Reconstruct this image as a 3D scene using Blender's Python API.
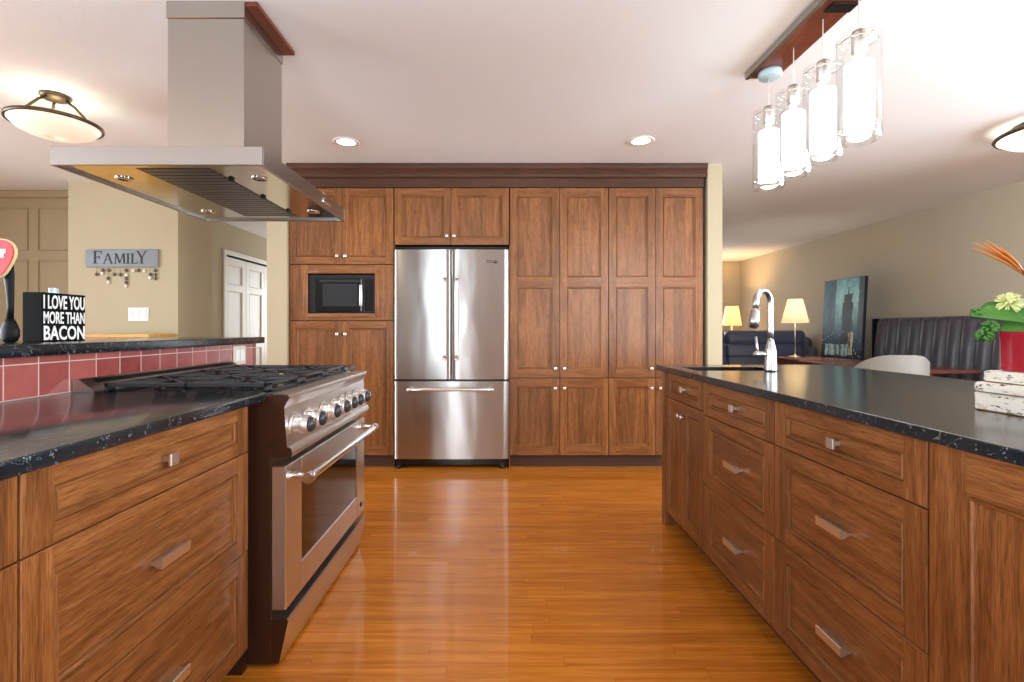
import bpy, bmesh, math, random
from mathutils import Vector, Matrix
random.seed(7)
PI = math.pi
S = bpy.context.scene
for o in list(bpy.data.objects):
    bpy.data.objects.remove(o)
COL = S.collection

# ------------------------------------------------------------------ camera, sky, lights, exposure
EYE = 1.116                      # eye height
cam_d = bpy.data.cameras.new('camera')
cam = bpy.data.objects.new('camera', cam_d)
COL.objects.link(cam)
cam.location = (0, 0, EYE)
cam.rotation_euler = (PI / 2, 0, 0)
cam_d.sensor_width = 36.0
cam_d.lens = 490.0 / 1024.0 * 36.0
cam_d.shift_x = 9.0 / 1024.0     # architectural shift lens
cam_d.shift_y = -12.0 / 1024.0
cam_d.clip_start = 0.02
S.camera = cam

S.view_settings.view_transform = 'Standard'
S.view_settings.look = 'None'
S.view_settings.exposure = 0.0
S.view_settings.gamma = 1.0
S.view_settings.use_curve_mapping = False

W = bpy.data.worlds.new('World')
S.world = W
W.use_nodes = True
W.node_tree.nodes['Background'].inputs['Color'].default_value = (0.80, 0.90, 1.0, 1)
W.node_tree.nodes['Background'].inputs['Strength'].default_value = 1.0

def area(name, loc, rot, sx, sy, power, color=(1, 1, 1), spread=180):
    d = bpy.data.lights.new(name, 'AREA')
    d.shape = 'RECTANGLE'; d.size = sx; d.size_y = sy; d.energy = power; d.color = color
    d.spread = math.radians(spread)
    o = bpy.data.objects.new(name, d); COL.objects.link(o)
    o.location = loc; o.rotation_euler = rot
    return o

DAY = (0.86, 0.94, 1.0)
# daylight in window openings; nook, living and hall openings are unseen, added for light
area('daylight_garden_door', (-1.32, -2.62, 1.10), (-PI / 2, 0, PI), 0.85, 2.0, 70, DAY)
area('daylight_kitchen_window', (2.5, -2.62, 1.50), (-PI / 2, 0, PI), 1.8, 1.2, 130, DAY)
area('daylight_dining_window', (4.62, 1.2, 1.45), (0, PI / 2, 0), 1.5, 3.2, 145, DAY, 125)
area('added_nook_fill', (-6.02, 1.6, 1.45), (0, -PI / 2, 0), 1.5, 2.8, 100, DAY, 125)  # unseen source added to send light across from the left
area('added_nook_side_fill', (-6.02, -1.4, 1.45), (0, -PI / 2, 0), 1.5, 1.6, 115, DAY, 110)  # added out of view to brighten the island fronts
area('added_living_fill', (2.95, 9.52, 1.40), (PI / 2, 0, PI), 1.6, 1.5, 22, DAY)  # added where the wall end hides it, to light the living room
area('added_hall_fill', (-2.65, 9.52, 1.40), (PI / 2, 0, PI), 1.1, 1.5, 60, DAY)  # added at the hidden hall end to brighten the hall

def point(name, loc, power, color, size=0.03):
    d = bpy.data.lights.new(name, 'POINT'); d.energy = power; d.color = color; d.shadow_soft_size = size
    o = bpy.data.objects.new(name, d); COL.objects.link(o); o.location = loc
    return o

def spot(name, loc, power, color, ang=110, blend=0.8, size=0.05):
    d = bpy.data.lights.new(name, 'SPOT'); d.energy = power; d.color = color
    d.spot_size = math.radians(ang); d.spot_blend = blend; d.shadow_soft_size = size
    o = bpy.data.objects.new(name, d); COL.objects.link(o); o.location = loc
    return o

# ------------------------------------------------------------------ materials
def new_mat(name):
    m = bpy.data.materials.new(name); m.use_nodes = True
    return m, m.node_tree, m.node_tree.nodes['Principled BSDF']

def srgb(r, g, b):
    def f(c):
        c /= 255.0
        return c / 12.92 if c <= 0.04045 else ((c + 0.055) / 1.055) ** 2.4
    return (f(r), f(g), f(b), 1)

def plain(name, col, rough=0.5, metal=0.0, coat=0.0, emit=None, estr=0.0, bump=0.0, bscale=60, spec=None):
    m, t, b = new_mat(name)
    b.inputs['Base Color'].default_value = col
    b.inputs['Roughness'].default_value = rough
    b.inputs['Metallic'].default_value = metal
    b.inputs['Coat Weight'].default_value = coat
    if spec is not None:
        b.inputs['Specular IOR Level'].default_value = spec
    if emit:
        b.inputs['Emission Color'].default_value = emit
        b.inputs['Emission Strength'].default_value = estr
    if bump:
        tc = t.nodes.new('ShaderNodeTexCoord'); n = t.nodes.new('ShaderNodeTexNoise'); bp = t.nodes.new('ShaderNodeBump')
        n.inputs['Scale'].default_value = bscale; n.inputs['Detail'].default_value = 3
        bp.inputs['Strength'].default_value = bump; bp.inputs['Distance'].default_value = 0.01
        t.links.new(tc.outputs['Object'], n.inputs['Vector']); t.links.new(n.outputs['Fac'], bp.inputs['Height'])
        t.links.new(bp.outputs['Normal'], b.inputs['Normal'])
    return m

class NT:
    """small helper to wire shader nodes"""
    def __init__(s, t): s.t = t
    def n(s, kind, **kw):
        x = s.t.nodes.new('ShaderNode' + kind)
        for k, v in kw.items(): setattr(x, k, v)
        return x
    def put(s, sock, v):
        if hasattr(v, 'is_output') or hasattr(v, 'links'):
            s.t.links.new(v, sock)
        else:
            sock.default_value = v
    def math(s, op, a, b=None, c=None):
        x = s.n('Math', operation=op); s.put(x.inputs[0], a)
        if b is not None: s.put(x.inputs[1], b)
        if c is not None: s.put(x.inputs[2], c)
        return x.outputs[0]
    def vmath(s, op, a, b=None):
        x = s.n('VectorMath', operation=op); s.put(x.inputs[0], a)
        if b is not None: s.put(x.inputs[1], b)
        return x.outputs[0]
    def noise(s, vec, scale, detail=2, rough=0.5, dist=0.0):
        x = s.n('TexNoise'); s.put(x.inputs['Vector'], vec); x.inputs['Scale'].default_value = scale
        x.inputs['Detail'].default_value = detail; x.inputs['Roughness'].default_value = rough; x.inputs['Distortion'].default_value = dist
        return x.outputs['Fac']
    def ramp(s, fac, stops):
        x = s.n('ValToRGB'); s.put(x.inputs[0], fac); e = x.color_ramp.elements
        e[0].position, e[0].color = stops[0]; e[1].position, e[1].color = stops[1]
        for p, c in stops[2:]:
            k = e.new(p); k.color = c
        return x.outputs[0]
    def mix(s, fac, a, b, mode='MIX'):
        x = s.n('MixRGB', blend_type=mode); s.put(x.inputs[0], fac); s.put(x.inputs[1], a); s.put(x.inputs[2], b)
        return x.outputs[0]

def wood(name, axis, dark, mid, light, rough=0.36, stave=0.10, fig=1.0):
    """oak with cathedral figure and pores; axis = grain direction"""
    m, t, b = new_mat(name); N = NT(t)
    tc = N.n('TexCoord'); oi = N.n('ObjectInfo')
    rnd = N.n('CombineXYZ')
    for i, k in enumerate((7.3, 11.1, 5.7)):
        N.put(rnd.inputs[i], N.math('MULTIPLY', oi.outputs['Random'], k))
    p = N.vmath('ADD', tc.outputs['Object'], rnd.outputs[0])
    i = 'XYZ'.index(axis)
    # stave index across the grain
    sep = N.n('SeparateXYZ'); N.put(sep.inputs[0], tc.outputs['Object'])
    oth = [sep.outputs[k] for k in range(3) if k != i]
    across = N.math('ADD', oth[0], oth[1])
    idx = N.math('FLOOR', N.math('ADD', N.math('DIVIDE', across, 0.098), N.math('MULTIPLY', oi.outputs['Random'], 13.7)))
    wn = N.n('TexWhiteNoise', noise_dimensions='1D'); N.put(wn.inputs['W'], idx)
    off = N.n('CombineXYZ'); N.put(off.inputs[0], N.math('MULTIPLY', wn.outputs['Value'], 3.0)); N.put(off.inputs[2], N.math('MULTIPLY', wn.outputs['Value'], 5.0))
    p2 = N.vmath('ADD', p, off.outputs[0]) if stave > 0.05 else p
    sc = [8.0] * 3; sc[i] = 0.7
    big = N.noise(N.vmath('MULTIPLY', p2, tuple(sc)), 1.0, 2, 0.45, 0.35)
    rings = N.math('PINGPONG', N.math('MULTIPLY', big, 6.0 * fig), 0.5)
    rings = N.math('MULTIPLY', rings, 2.0)
    sc2 = [420.0] * 3; sc2[i] = 22.0
    pores = N.noise(N.vmath('MULTIPLY', p, tuple(sc2)), 1.0, 2, 0.6)
    sc3 = [150.0] * 3; sc3[i] = 8.0
    streak = N.noise(N.vmath('MULTIPLY', p2, tuple(sc3)), 1.0, 4, 0.65, 0.5)
    f = N.math('ADD', N.math('MULTIPLY', rings, 0.20), N.math('MULTIPLY', streak, 0.80))
    c = N.ramp(f, [(0.22, dark), (0.80, light), (0.47, mid)])
    pr = N.ramp(pores, [(0.36, (0.45, 0.40, 0.36, 1)), (0.52, (1, 1, 1, 1))])
    c = N.mix(0.75, c, pr, 'MULTIPLY')
    br = N.math('ADD', 1.0 - stave, N.math('MULTIPLY', wn.outputs['Value'], 2.0 * stave))
    hs = N.n('HueSaturation'); N.put(hs.inputs['Color'], c); N.put(hs.inputs['Value'], br)
    N.put(b.inputs['Base Color'], hs.outputs[0])
    b.inputs['Roughness'].default_value = rough
    bp = N.n('Bump'); bp.inputs['Strength'].default_value = 0.12; bp.inputs['Distance'].default_value = 0.002
    N.put(bp.inputs['Height'], pores); N.put(b.inputs['Normal'], bp.outputs[0])
    return m

OAK = (srgb(98, 56, 25), srgb(135, 84, 43), srgb(170, 116, 68))
WZ = wood('oak_grain_upright', 'Z', *OAK, stave=0.19)
WY = wood('oak_grain_lengthwise', 'Y', *OAK, stave=0.05)
WX = wood('oak_grain_crosswise', 'X', *OAK, stave=0.04)
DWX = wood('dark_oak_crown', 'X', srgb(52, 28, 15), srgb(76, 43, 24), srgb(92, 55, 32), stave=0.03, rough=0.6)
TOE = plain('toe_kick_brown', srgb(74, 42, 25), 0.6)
GAPM = plain('carcass_dark_brown', srgb(62, 34, 18), 0.6)  # dark wood body seen in the gaps between fronts
RED_WOOD = wood('reddish_canopy_wood', 'Y', srgb(78, 36, 24), srgb(112, 58, 40), srgb(132, 74, 52), stave=0.05)
PINE = wood('honey_pine', 'X', srgb(196, 142, 60), srgb(222, 172, 84), srgb(234, 190, 104), stave=0.03)
TABLEW = wood('reddish_table_wood', 'Y', srgb(104, 54, 46), srgb(140, 84, 74), srgb(160, 104, 92), rough=0.22, stave=0.05)

def floor_mat():
    m, t, b = new_mat('honey_oak_strip_floor'); N = NT(t)
    tc = N.n('TexCoord'); sep = N.n('SeparateXYZ'); N.put(sep.inputs[0], tc.outputs['Object'])
    x, y = sep.outputs[0], sep.outputs[1]
    v = N.math('DIVIDE', y, 0.058)
    row = N.math('FLOOR', v)
    wr = N.n('TexWhiteNoise', noise_dimensions='1D'); N.put(wr.inputs['W'], row)
    u = N.math('ADD', N.math('DIVIDE', x, 0.85), N.math('MULTIPLY', wr.outputs['Value'], 9.0))
    colm = N.math('FLOOR', u)
    cv = N.n('CombineXYZ'); N.put(cv.inputs[0], row); N.put(cv.inputs[1], colm)
    wn = N.n('TexWhiteNoise', noise_dimensions='2D'); N.put(wn.inputs['Vector'], cv.outputs[0])
    sh = N.n('CombineXYZ'); N.put(sh.inputs[0], N.math('MULTIPLY', wn.outputs['Value'], 40.0)); N.put(sh.inputs[1], N.math('MULTIPLY', wn.outputs['Value'], 17.0))
    p = N.vmath('ADD', tc.outputs['Object'], sh.outputs[0])
    g = N.noise(N.vmath('MULTIPLY', p, (2.2, 46, 1)), 1.0, 4, 0.6, 0.4)
    g2 = N.noise(N.vmath('MULTIPLY', p, (10, 260, 1)), 1.0, 2, 0.6)
    c = N.ramp(g, [(0.24, srgb(172, 92, 20)), (0.76, srgb(228, 152, 60)), (0.5, srgb(208, 126, 36))])
    c = N.mix(0.22, c, N.ramp(g2, [(0.3, (0.55, 0.45, 0.35, 1)), (0.55, (1, 1, 1, 1))]), 'MULTIPLY')
    hs = N.n('HueSaturation'); N.put(hs.inputs['Color'], c)
    N.put(hs.inputs['Value'], N.math('ADD', 0.88, N.math('MULTIPLY', wn.outputs['Value'], 0.22)))
    fy = N.math('FRACT', v); fx = N.math('FRACT', u)
    seam = N.math('MAXIMUM', N.math('LESS_THAN', fy, 0.03), N.math('LESS_THAN', fx, 0.0035))
    c = N.mix(N.math('MULTIPLY', seam, 0.28), hs.outputs[0], srgb(96, 48, 14))
    N.put(b.inputs['Base Color'], c)
    r = N.math('ADD', 0.20, N.math('MULTIPLY', g2, 0.10)); N.put(b.inputs['Roughness'], r)
    b.inputs['Coat Weight'].default_value = 0.7; b.inputs['Coat Roughness'].default_value = 0.06
    bp = N.n('Bump'); bp.inputs['Strength'].default_value = 0.05; bp.inputs['Distance'].default_value = 0.002
    N.put(bp.inputs['Height'], N.math('SUBTRACT', g, seam)); N.put(b.inputs['Normal'], bp.outputs[0])
    return m
FLOOR = floor_mat()

def granite():
    m, t, b = new_mat('black_speckled_granite'); N = NT(t)
    tc = N.n('TexCoord'); p = tc.outputs['Object']
    v = N.n('TexVoronoi'); N.put(v.inputs['Vector'], p); v.inputs['Scale'].default_value = 170
    n1 = N.noise(p, 60, 4, 0.7); n2 = N.noise(p, 4.0, 3, 0.6, 1.2)
    sp = N.math('GREATER_THAN', N.math('ADD', n1, N.math('MULTIPLY', N.math('SUBTRACT', 0.35, v.outputs['Distance']), 0.35)), 0.615)
    base = N.ramp(n2, [(0.35, srgb(17, 25, 31)), (0.70, srgb(32, 43, 51))])
    c = N.mix(N.math('MULTIPLY', sp, 0.55), base, srgb(140, 150, 158))
    vein = N.math('LESS_THAN', N.math('ABSOLUTE', N.math('SUBTRACT', N.noise(p, 2.6, 5, 0.65, 1.5), 0.5)), 0.003)
    c = N.mix(N.math('MULTIPLY', vein, 0.18), c, srgb(170, 172, 170))
    N.put(b.inputs['Base Color'], c)
    b.inputs['Roughness'].default_value = 0.17
    b.inputs['Specular IOR Level'].default_value = 0.5; b.inputs['Coat Weight'].default_value = 0.15; b.inputs['Coat Roughness'].default_value = 0.12
    return m
GRANITE = granite()

def steel(name, col=(0.60, 0.585, 0.56, 1), rough=0.26, brush='X', aniso=0.0, amt=0.08, wavy=0.0):
    m, t, b = new_mat(name); N = NT(t)
    tc = N.n('TexCoord')
    sc = [420.0] * 3; sc['XYZ'.index(brush)] = 2.5
    n = N.noise(N.vmath('MULTIPLY', tc.outputs['Object'], tuple(sc)), 1.0, 2, 0.6)
    N.put(b.inputs['Roughness'], N.math('ADD', rough - amt / 2, N.math('MULTIPLY', n, amt)))
    b.inputs['Base Color'].default_value = col; b.inputs['Metallic'].default_value = 1.0
    if aniso:
        tg = N.n('Tangent', direction_type='RADIAL', axis='Z')
        b.inputs['Anisotropic'].default_value = aniso; b.inputs['Anisotropic Rotation'].default_value = 0.25
        N.put(b.inputs['Tangent'], tg.outputs[0])
    if wavy:
        b2 = N.n('Bump'); b2.inputs['Strength'].default_value = wavy; b2.inputs['Distance'].default_value = 0.01
        N.put(b2.inputs['Height'], N.noise(N.vmath('MULTIPLY', tc.outputs['Object'], (7, 7, 2.2)), 1.0, 1, 0.4))
        N.put(b.inputs['Normal'], b2.outputs[0])
    return m
STEEL_F = steel('fridge_brushed_steel', col=(0.56, 0.555, 0.545, 1), brush='X', rough=0.30, aniso=0.92, amt=0.03, wavy=0.25)
STEEL_Y = steel('range_brushed_steel', col=(0.70, 0.69, 0.67, 1), brush='Y', rough=0.30, amt=0.015)
STEEL_HOOD = steel('hood_brushed_steel', col=(0.44, 0.43, 0.41, 1), brush='X', rough=0.28, amt=0.02)
STEEL_CHIM = steel('chimney_brushed_steel', col=(0.50, 0.47, 0.43, 1), brush='X', rough=0.24, amt=0.02)
STEEL_MIRROR = plain('polished_hood_steel', (0.62, 0.60, 0.56, 1), 0.12, 1.0)
BAFFLE = plain('baffle_filter_steel', (0.20, 0.20, 0.21, 1), 0.35, 1.0)
CHROME = plain('polished_chrome', (0.78, 0.78, 0.77, 1), 0.10, 1.0)
NICKEL = plain('satin_nickel', (0.80, 0.78, 0.75, 1), 0.36, 1.0)
BRUSHN = plain('brushed_nickel_faucet', (0.50, 0.50, 0.49, 1), 0.28, 1.0)
BLACKIRON = plain('black_cast_iron', srgb(46, 49, 54), 0.36)
BLACKENAMEL = plain('black_enamel', srgb(16, 17, 19), 0.2)
BLACKPL = plain('black_plastic', srgb(17, 18, 20), 0.35)
KNOBFACE = plain('dark_knob_face', srgb(44, 48, 52), 0.35)
BLACKGLASS = plain('black_oven_glass', srgb(20, 17, 14), 0.06, 0.0, spec=1.0)
MICROGLASS = plain('microwave_window_glass', srgb(52, 56, 60), 0.12)
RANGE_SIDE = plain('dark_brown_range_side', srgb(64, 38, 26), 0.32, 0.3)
WHITEP = plain('white_door_paint', srgb(238, 238, 236), 0.4)
WHITEPL = plain('white_plastic', srgb(240, 240, 238), 0.35)
WALL = plain('beige_wall_paint', srgb(190, 178, 150), 0.75, bump=0.03, bscale=220)
WALL_F = plain('taupe_wall_paint', srgb(84, 72, 60), 0.75)
WALL_R = plain('warm_grey_beige_wall_paint', srgb(196, 187, 166), 0.75, bump=0.03, bscale=220)
WALL_T = plain('tan_panel_paint', srgb(168, 150, 118), 0.6)
CEIL = plain('white_ceiling_paint', srgb(236, 241, 246), 0.9, bump=0.10, bscale=130)
BRONZE = plain('dark_bronze', srgb(92, 78, 60), 0.35, 0.7)
LEATHER = plain('charcoal_leather', srgb(70, 69, 78), 0.32, bump=0.05, bscale=160)
SOFA_L = plain('navy_sofa_leather', srgb(84, 91, 116), 0.36, bump=0.05, bscale=120)
CHAIRF = plain('pale_grey_chair_shell', srgb(142, 140, 133), 0.6, bump=0.05, bscale=200)
RED_CER = plain('red_glazed_ceramic', srgb(158, 28, 46), 0.14, coat=0.5)
LEAF = plain('green_leaf', srgb(72, 122, 48), 0.45)
LEAF_D = plain('deep_green_leaf', srgb(58, 100, 62), 0.45)
LIME = plain('lime_green_petal', srgb(214, 216, 150), 0.5)
ORANGE = plain('orange_petal', srgb(214, 132, 62), 0.45)
ORANGE_R = plain('rust_red_bract', srgb(150, 58, 32), 0.45)
BLUE_GLASS = plain('pale_blue_glass', srgb(168, 190, 200), 0.08, spec=0.8)
BLUE_BOX = plain('pale_blue_junction_box', srgb(176, 206, 216), 0.5)
SIGN_GREY = plain('blue_grey_sign_paint', srgb(140, 150, 158), 0.6, bump=0.1, bscale=40)
SIGN_INK = plain('dark_sign_ink', srgb(34, 38, 46), 0.6)
PAINT_W = plain('white_sign_letters', srgb(240, 240, 236), 0.6)
BLACK_M = plain('matte_black_board', srgb(9, 9, 10), 0.7, spec=0.15)
SPOONB = plain('black_spoon_wood', srgb(10, 10, 11), 0.5, spec=0.2)
RED_P = plain('red_plaque_paint', srgb(206, 44, 58), 0.4)
CREAM = plain('cream_edge', srgb(232, 210, 160), 0.5)
BRASS_B = plain('pewter_button', srgb(96, 84, 74), 0.35, 0.6)
PEARL = plain('pearl_button', srgb(228, 222, 214), 0.3)
CORD = plain('white_cord', srgb(222, 218, 212), 0.5)
GLOW_BULB = plain('warm_bulb', (1, 0.85, 0.5, 1), 0.5, emit=(1, 0.70, 0.24, 1), estr=1.5)
FROST = plain('lit_frosted_glass', (1, 1, 1, 1), 0.5, emit=(1, 0.95, 0.86, 1), estr=1.7)
SHADE = plain('lit_lamp_shade', (0.95, 0.88, 0.72, 1), 0.8, emit=(1, 0.82, 0.56, 1), estr=0.35)
SHADE_W = plain('lit_amber_lamp_shade', (0.92, 0.86, 0.72, 1), 0.8, emit=(1, 0.74, 0.42, 1), estr=0.15)
BOWL = plain('lit_alabaster_bowl', (0.95, 0.9, 0.8, 1), 0.4, emit=(1, 0.88, 0.66, 1), estr=0.38)
DOME = plain('lit_dome_glass', (1, 1, 0.95, 1), 0.4, emit=(1, 0.96, 0.86, 1), estr=1.6)
DOWNL = plain('lit_downlight_lens', (1, 1, 1, 1), 0.4, emit=(1, 0.95, 0.85, 1), estr=5.0)

def shade(m):
    t = m.node_tree; N = NT(t); b = t.nodes['Principled BSDF']
    tl = N.n('BsdfTranslucent'); tl.inputs['Color'].default_value = b.inputs['Base Color'].default_value
    mx = N.n('MixShader'); mx.inputs[0].default_value = 0.35
    N.put(mx.inputs[1], b.outputs[0]); N.put(mx.inputs[2], tl.outputs[0])
    t.links.new(mx.outputs[0], t.nodes['Material Output'].inputs['Surface'])
shade(SHADE); shade(SHADE_W)

def clear_glass():
    m, t, b = new_mat('clear_lamp_glass'); N = NT(t)
    tr = N.n('BsdfTransparent'); gl = N.n('BsdfGlossy'); gl.inputs['Roughness'].default_value = 0.03
    tr.inputs['Color'].default_value = (0.96, 0.97, 0.97, 1)
    lw = N.n('LayerWeight'); lw.inputs['Blend'].default_value = 0.25
    mx = N.n('MixShader'); N.put(mx.inputs[0], N.math('ADD', 0.04, N.math('MULTIPLY', lw.outputs['Facing'], 0.5)))
    N.put(mx.inputs[1], tr.outputs[0]); N.put(mx.inputs[2], gl.outputs[0])
    t.links.new(mx.outputs[0], t.nodes['Material Output'].inputs['Surface'])
    return m
GLASS = clear_glass()

def tile_mat():
    m, t, b = new_mat('red_glazed_tile'); N = NT(t)
    tc = N.n('TexCoord'); sep = N.n('SeparateXYZ'); N.put(sep.inputs[0], tc.outputs['Object'])
    y = N.math('DIVIDE', N.math('SUBTRACT', sep.outputs[1], 0.012), 0.106); z = N.math('DIVIDE', N.math('SUBTRACT', sep.outputs[2], 0.068), 0.1015)
    fy, fz = N.math('FRACT', y), N.math('FRACT', z)
    gy = N.math('LESS_THAN', fy, 0.035); gz = N.math('LESS_THAN', fz, 0.035)
    g = N.math('MAXIMUM', gy, gz)
    cv = N.n('CombineXYZ'); N.put(cv.inputs[0], N.math('FLOOR', y)); N.put(cv.inputs[1], N.math('FLOOR', z))
    wn = N.n('TexWhiteNoise', noise_dimensions='2D'); N.put(wn.inputs['Vector'], cv.outputs[0])
    n = N.noise(tc.outputs['Object'], 26, 3, 0.6)
    c = N.ramp(N.math('ADD', N.math('MULTIPLY', wn.outputs['Value'], 0.6), N.math('MULTIPLY', n, 0.4)), [(0.15, srgb(124, 54, 52)), (0.85, srgb(168, 92, 86))])
    N.put(b.inputs['Base Color'], N.mix(g, c, srgb(206, 176, 168)))
    N.put(b.inputs['Roughness'], N.math('ADD', 0.16, N.math('MULTIPLY', g, 0.5)))
    bp = N.n('Bump'); bp.inputs['Strength'].default_value = 0.5; bp.inputs['Distance'].default_value = 0.003
    N.put(bp.inputs['Height'], N.math('SUBTRACT', N.math('MULTIPLY', n, 0.15), g)); N.put(b.inputs['Normal'], bp.outputs[0])
    return m
TILE = tile_mat()

def bark_mat():
    m, t, b = new_mat('whitewashed_bark'); N = NT(t)
    tc = N.n('TexCoord'); oi = N.n('ObjectInfo')
    p = N.vmath('ADD', tc.outputs['Object'], oi.outputs['Location'])
    n = N.noise(N.vmath('MULTIPLY', p, (40, 40, 110)), 1.0, 4, 0.7); n2 = N.noise(p, 14, 3, 0.6)
    c = N.ramp(n, [(0.36, srgb(40, 36, 34)), (0.44, srgb(232, 226, 214))])
    c = N.mix(N.math('MULTIPLY', N.math('GREATER_THAN', n2, 0.62), 0.45), c, srgb(198, 168, 136))
    N.put(b.inputs['Base Color'], c); b.inputs['Roughness'].default_value = 0.75
    bp = N.n('Bump'); bp.inputs['Strength'].default_value = 0.4; bp.inputs['Distance'].default_value = 0.004
    N.put(bp.inputs['Height'], n); N.put(b.inputs['Normal'], bp.outputs[0])
    return m
BARK = bark_mat()
BARKE = plain('brown_bark_edge', srgb(150, 112, 78), 0.8)

def canvas_mat():
    """night-blue street canvas: a dark tower against a pale teal sky (object Y across, Z up)"""
    m, t, b = new_mat('painted_canvas'); N = NT(t)
    tc = N.n('TexCoord'); sep = N.n('SeparateXYZ'); N.put(sep.inputs[0], tc.outputs['Generated'])
    u = N.math('SUBTRACT', 1.0, sep.outputs[1]); v = sep.outputs[2]
    n = N.noise(tc.outputs['Generated'], 7, 4, 0.65); n2 = N.noise(N.vmath('MULTIPLY', tc.outputs['Generated'], (1, 14, 3)), 1.0, 4, 0.7)
    w = N.math('MULTIPLY', N.math('SUBTRACT', n, 0.5), 0.07)
    uu = N.math('ADD', u, w); vv = N.math('ADD', v, w)
    c = N.ramp(v, [(0.0, srgb(18, 32, 50)), (1.0, srgb(120, 186, 206)), (0.30, srgb(44, 92, 122)), (0.72, srgb(160, 222, 232))])
    def rect(u0, u1, v0, v1):
        a = N.math('MULTIPLY', N.math('GREATER_THAN', uu, u0), N.math('LESS_THAN', uu, u1))
        return N.math('MULTIPLY', a, N.math('MULTIPLY', N.math('GREATER_THAN', vv, v0), N.math('LESS_THAN', vv, v1)))
    c = N.mix(N.math('MULTIPLY', rect(-1, 0.33, 0.25, 2.0), 0.92), c, N.ramp(n2, [(0.3, srgb(18, 36, 60)), (0.7, srgb(46, 92, 124))]))
    c = N.mix(N.math('MULTIPLY', rect(0.88, 2, 0.1, 2.0), 0.95), c, N.ramp(n2, [(0.3, srgb(18, 26, 44)), (0.7, srgb(56, 92, 112))]))
    c = N.mix(rect(0.50, 0.76, 0.12, 0.70), c, N.ramp(n2, [(0.3, srgb(14, 22, 30)), (0.75, srgb(38, 56, 66))]))
    c = N.mix(rect(0.54, 0.73, 0.6, 0.80), c, srgb(20, 28, 36))
    c = N.mix(rect(0.62, 0.65, 0.78, 0.88), c, srgb(20, 28, 36))
    c = N.mix(N.math('MULTIPLY', rect(0.10, 0.72, 0.03, 0.17), N.ramp(n2, [(0.42, (0, 0, 0, 1)), (0.6, (1, 1, 1, 1))])), c, srgb(180, 226, 236))
    c = N.mix(N.math('MULTIPLY', rect(0.69, 0.79, 0.04, 0.32), N.ramp(n2, [(0.35, (0, 0, 0, 1)), (0.55, (1, 1, 1, 1))])), c, srgb(232, 226, 200))
    n3 = N.noise(N.vmath('MULTIPLY', tc.outputs['Generated'], (1, 9, 6)), 1.0, 5, 0.7, 0.6)
    c = N.mix(0.8, c, N.ramp(n3, [(0.30, (0.5, 0.55, 0.6, 1)), (0.62, (1.25, 1.25, 1.25, 1))]), 'MULTIPLY')
    fl_ = N.math('MULTIPLY', N.math('GREATER_THAN', N.noise(N.vmath('MULTIPLY', tc.outputs['Generated'], (1, 26, 22)), 1.0, 2, 0.6), 0.66), N.math('LESS_THAN', v, 0.36))
    c = N.mix(fl_, c, srgb(200, 226, 230))
    N.put(b.inputs['Base Color'], c); b.inputs['Roughness'].default_value = 0.4
    return m
CANVAS = canvas_mat()
CANVAS_E = plain('dark_canvas_edge', srgb(30, 30, 40), 0.6)

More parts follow.
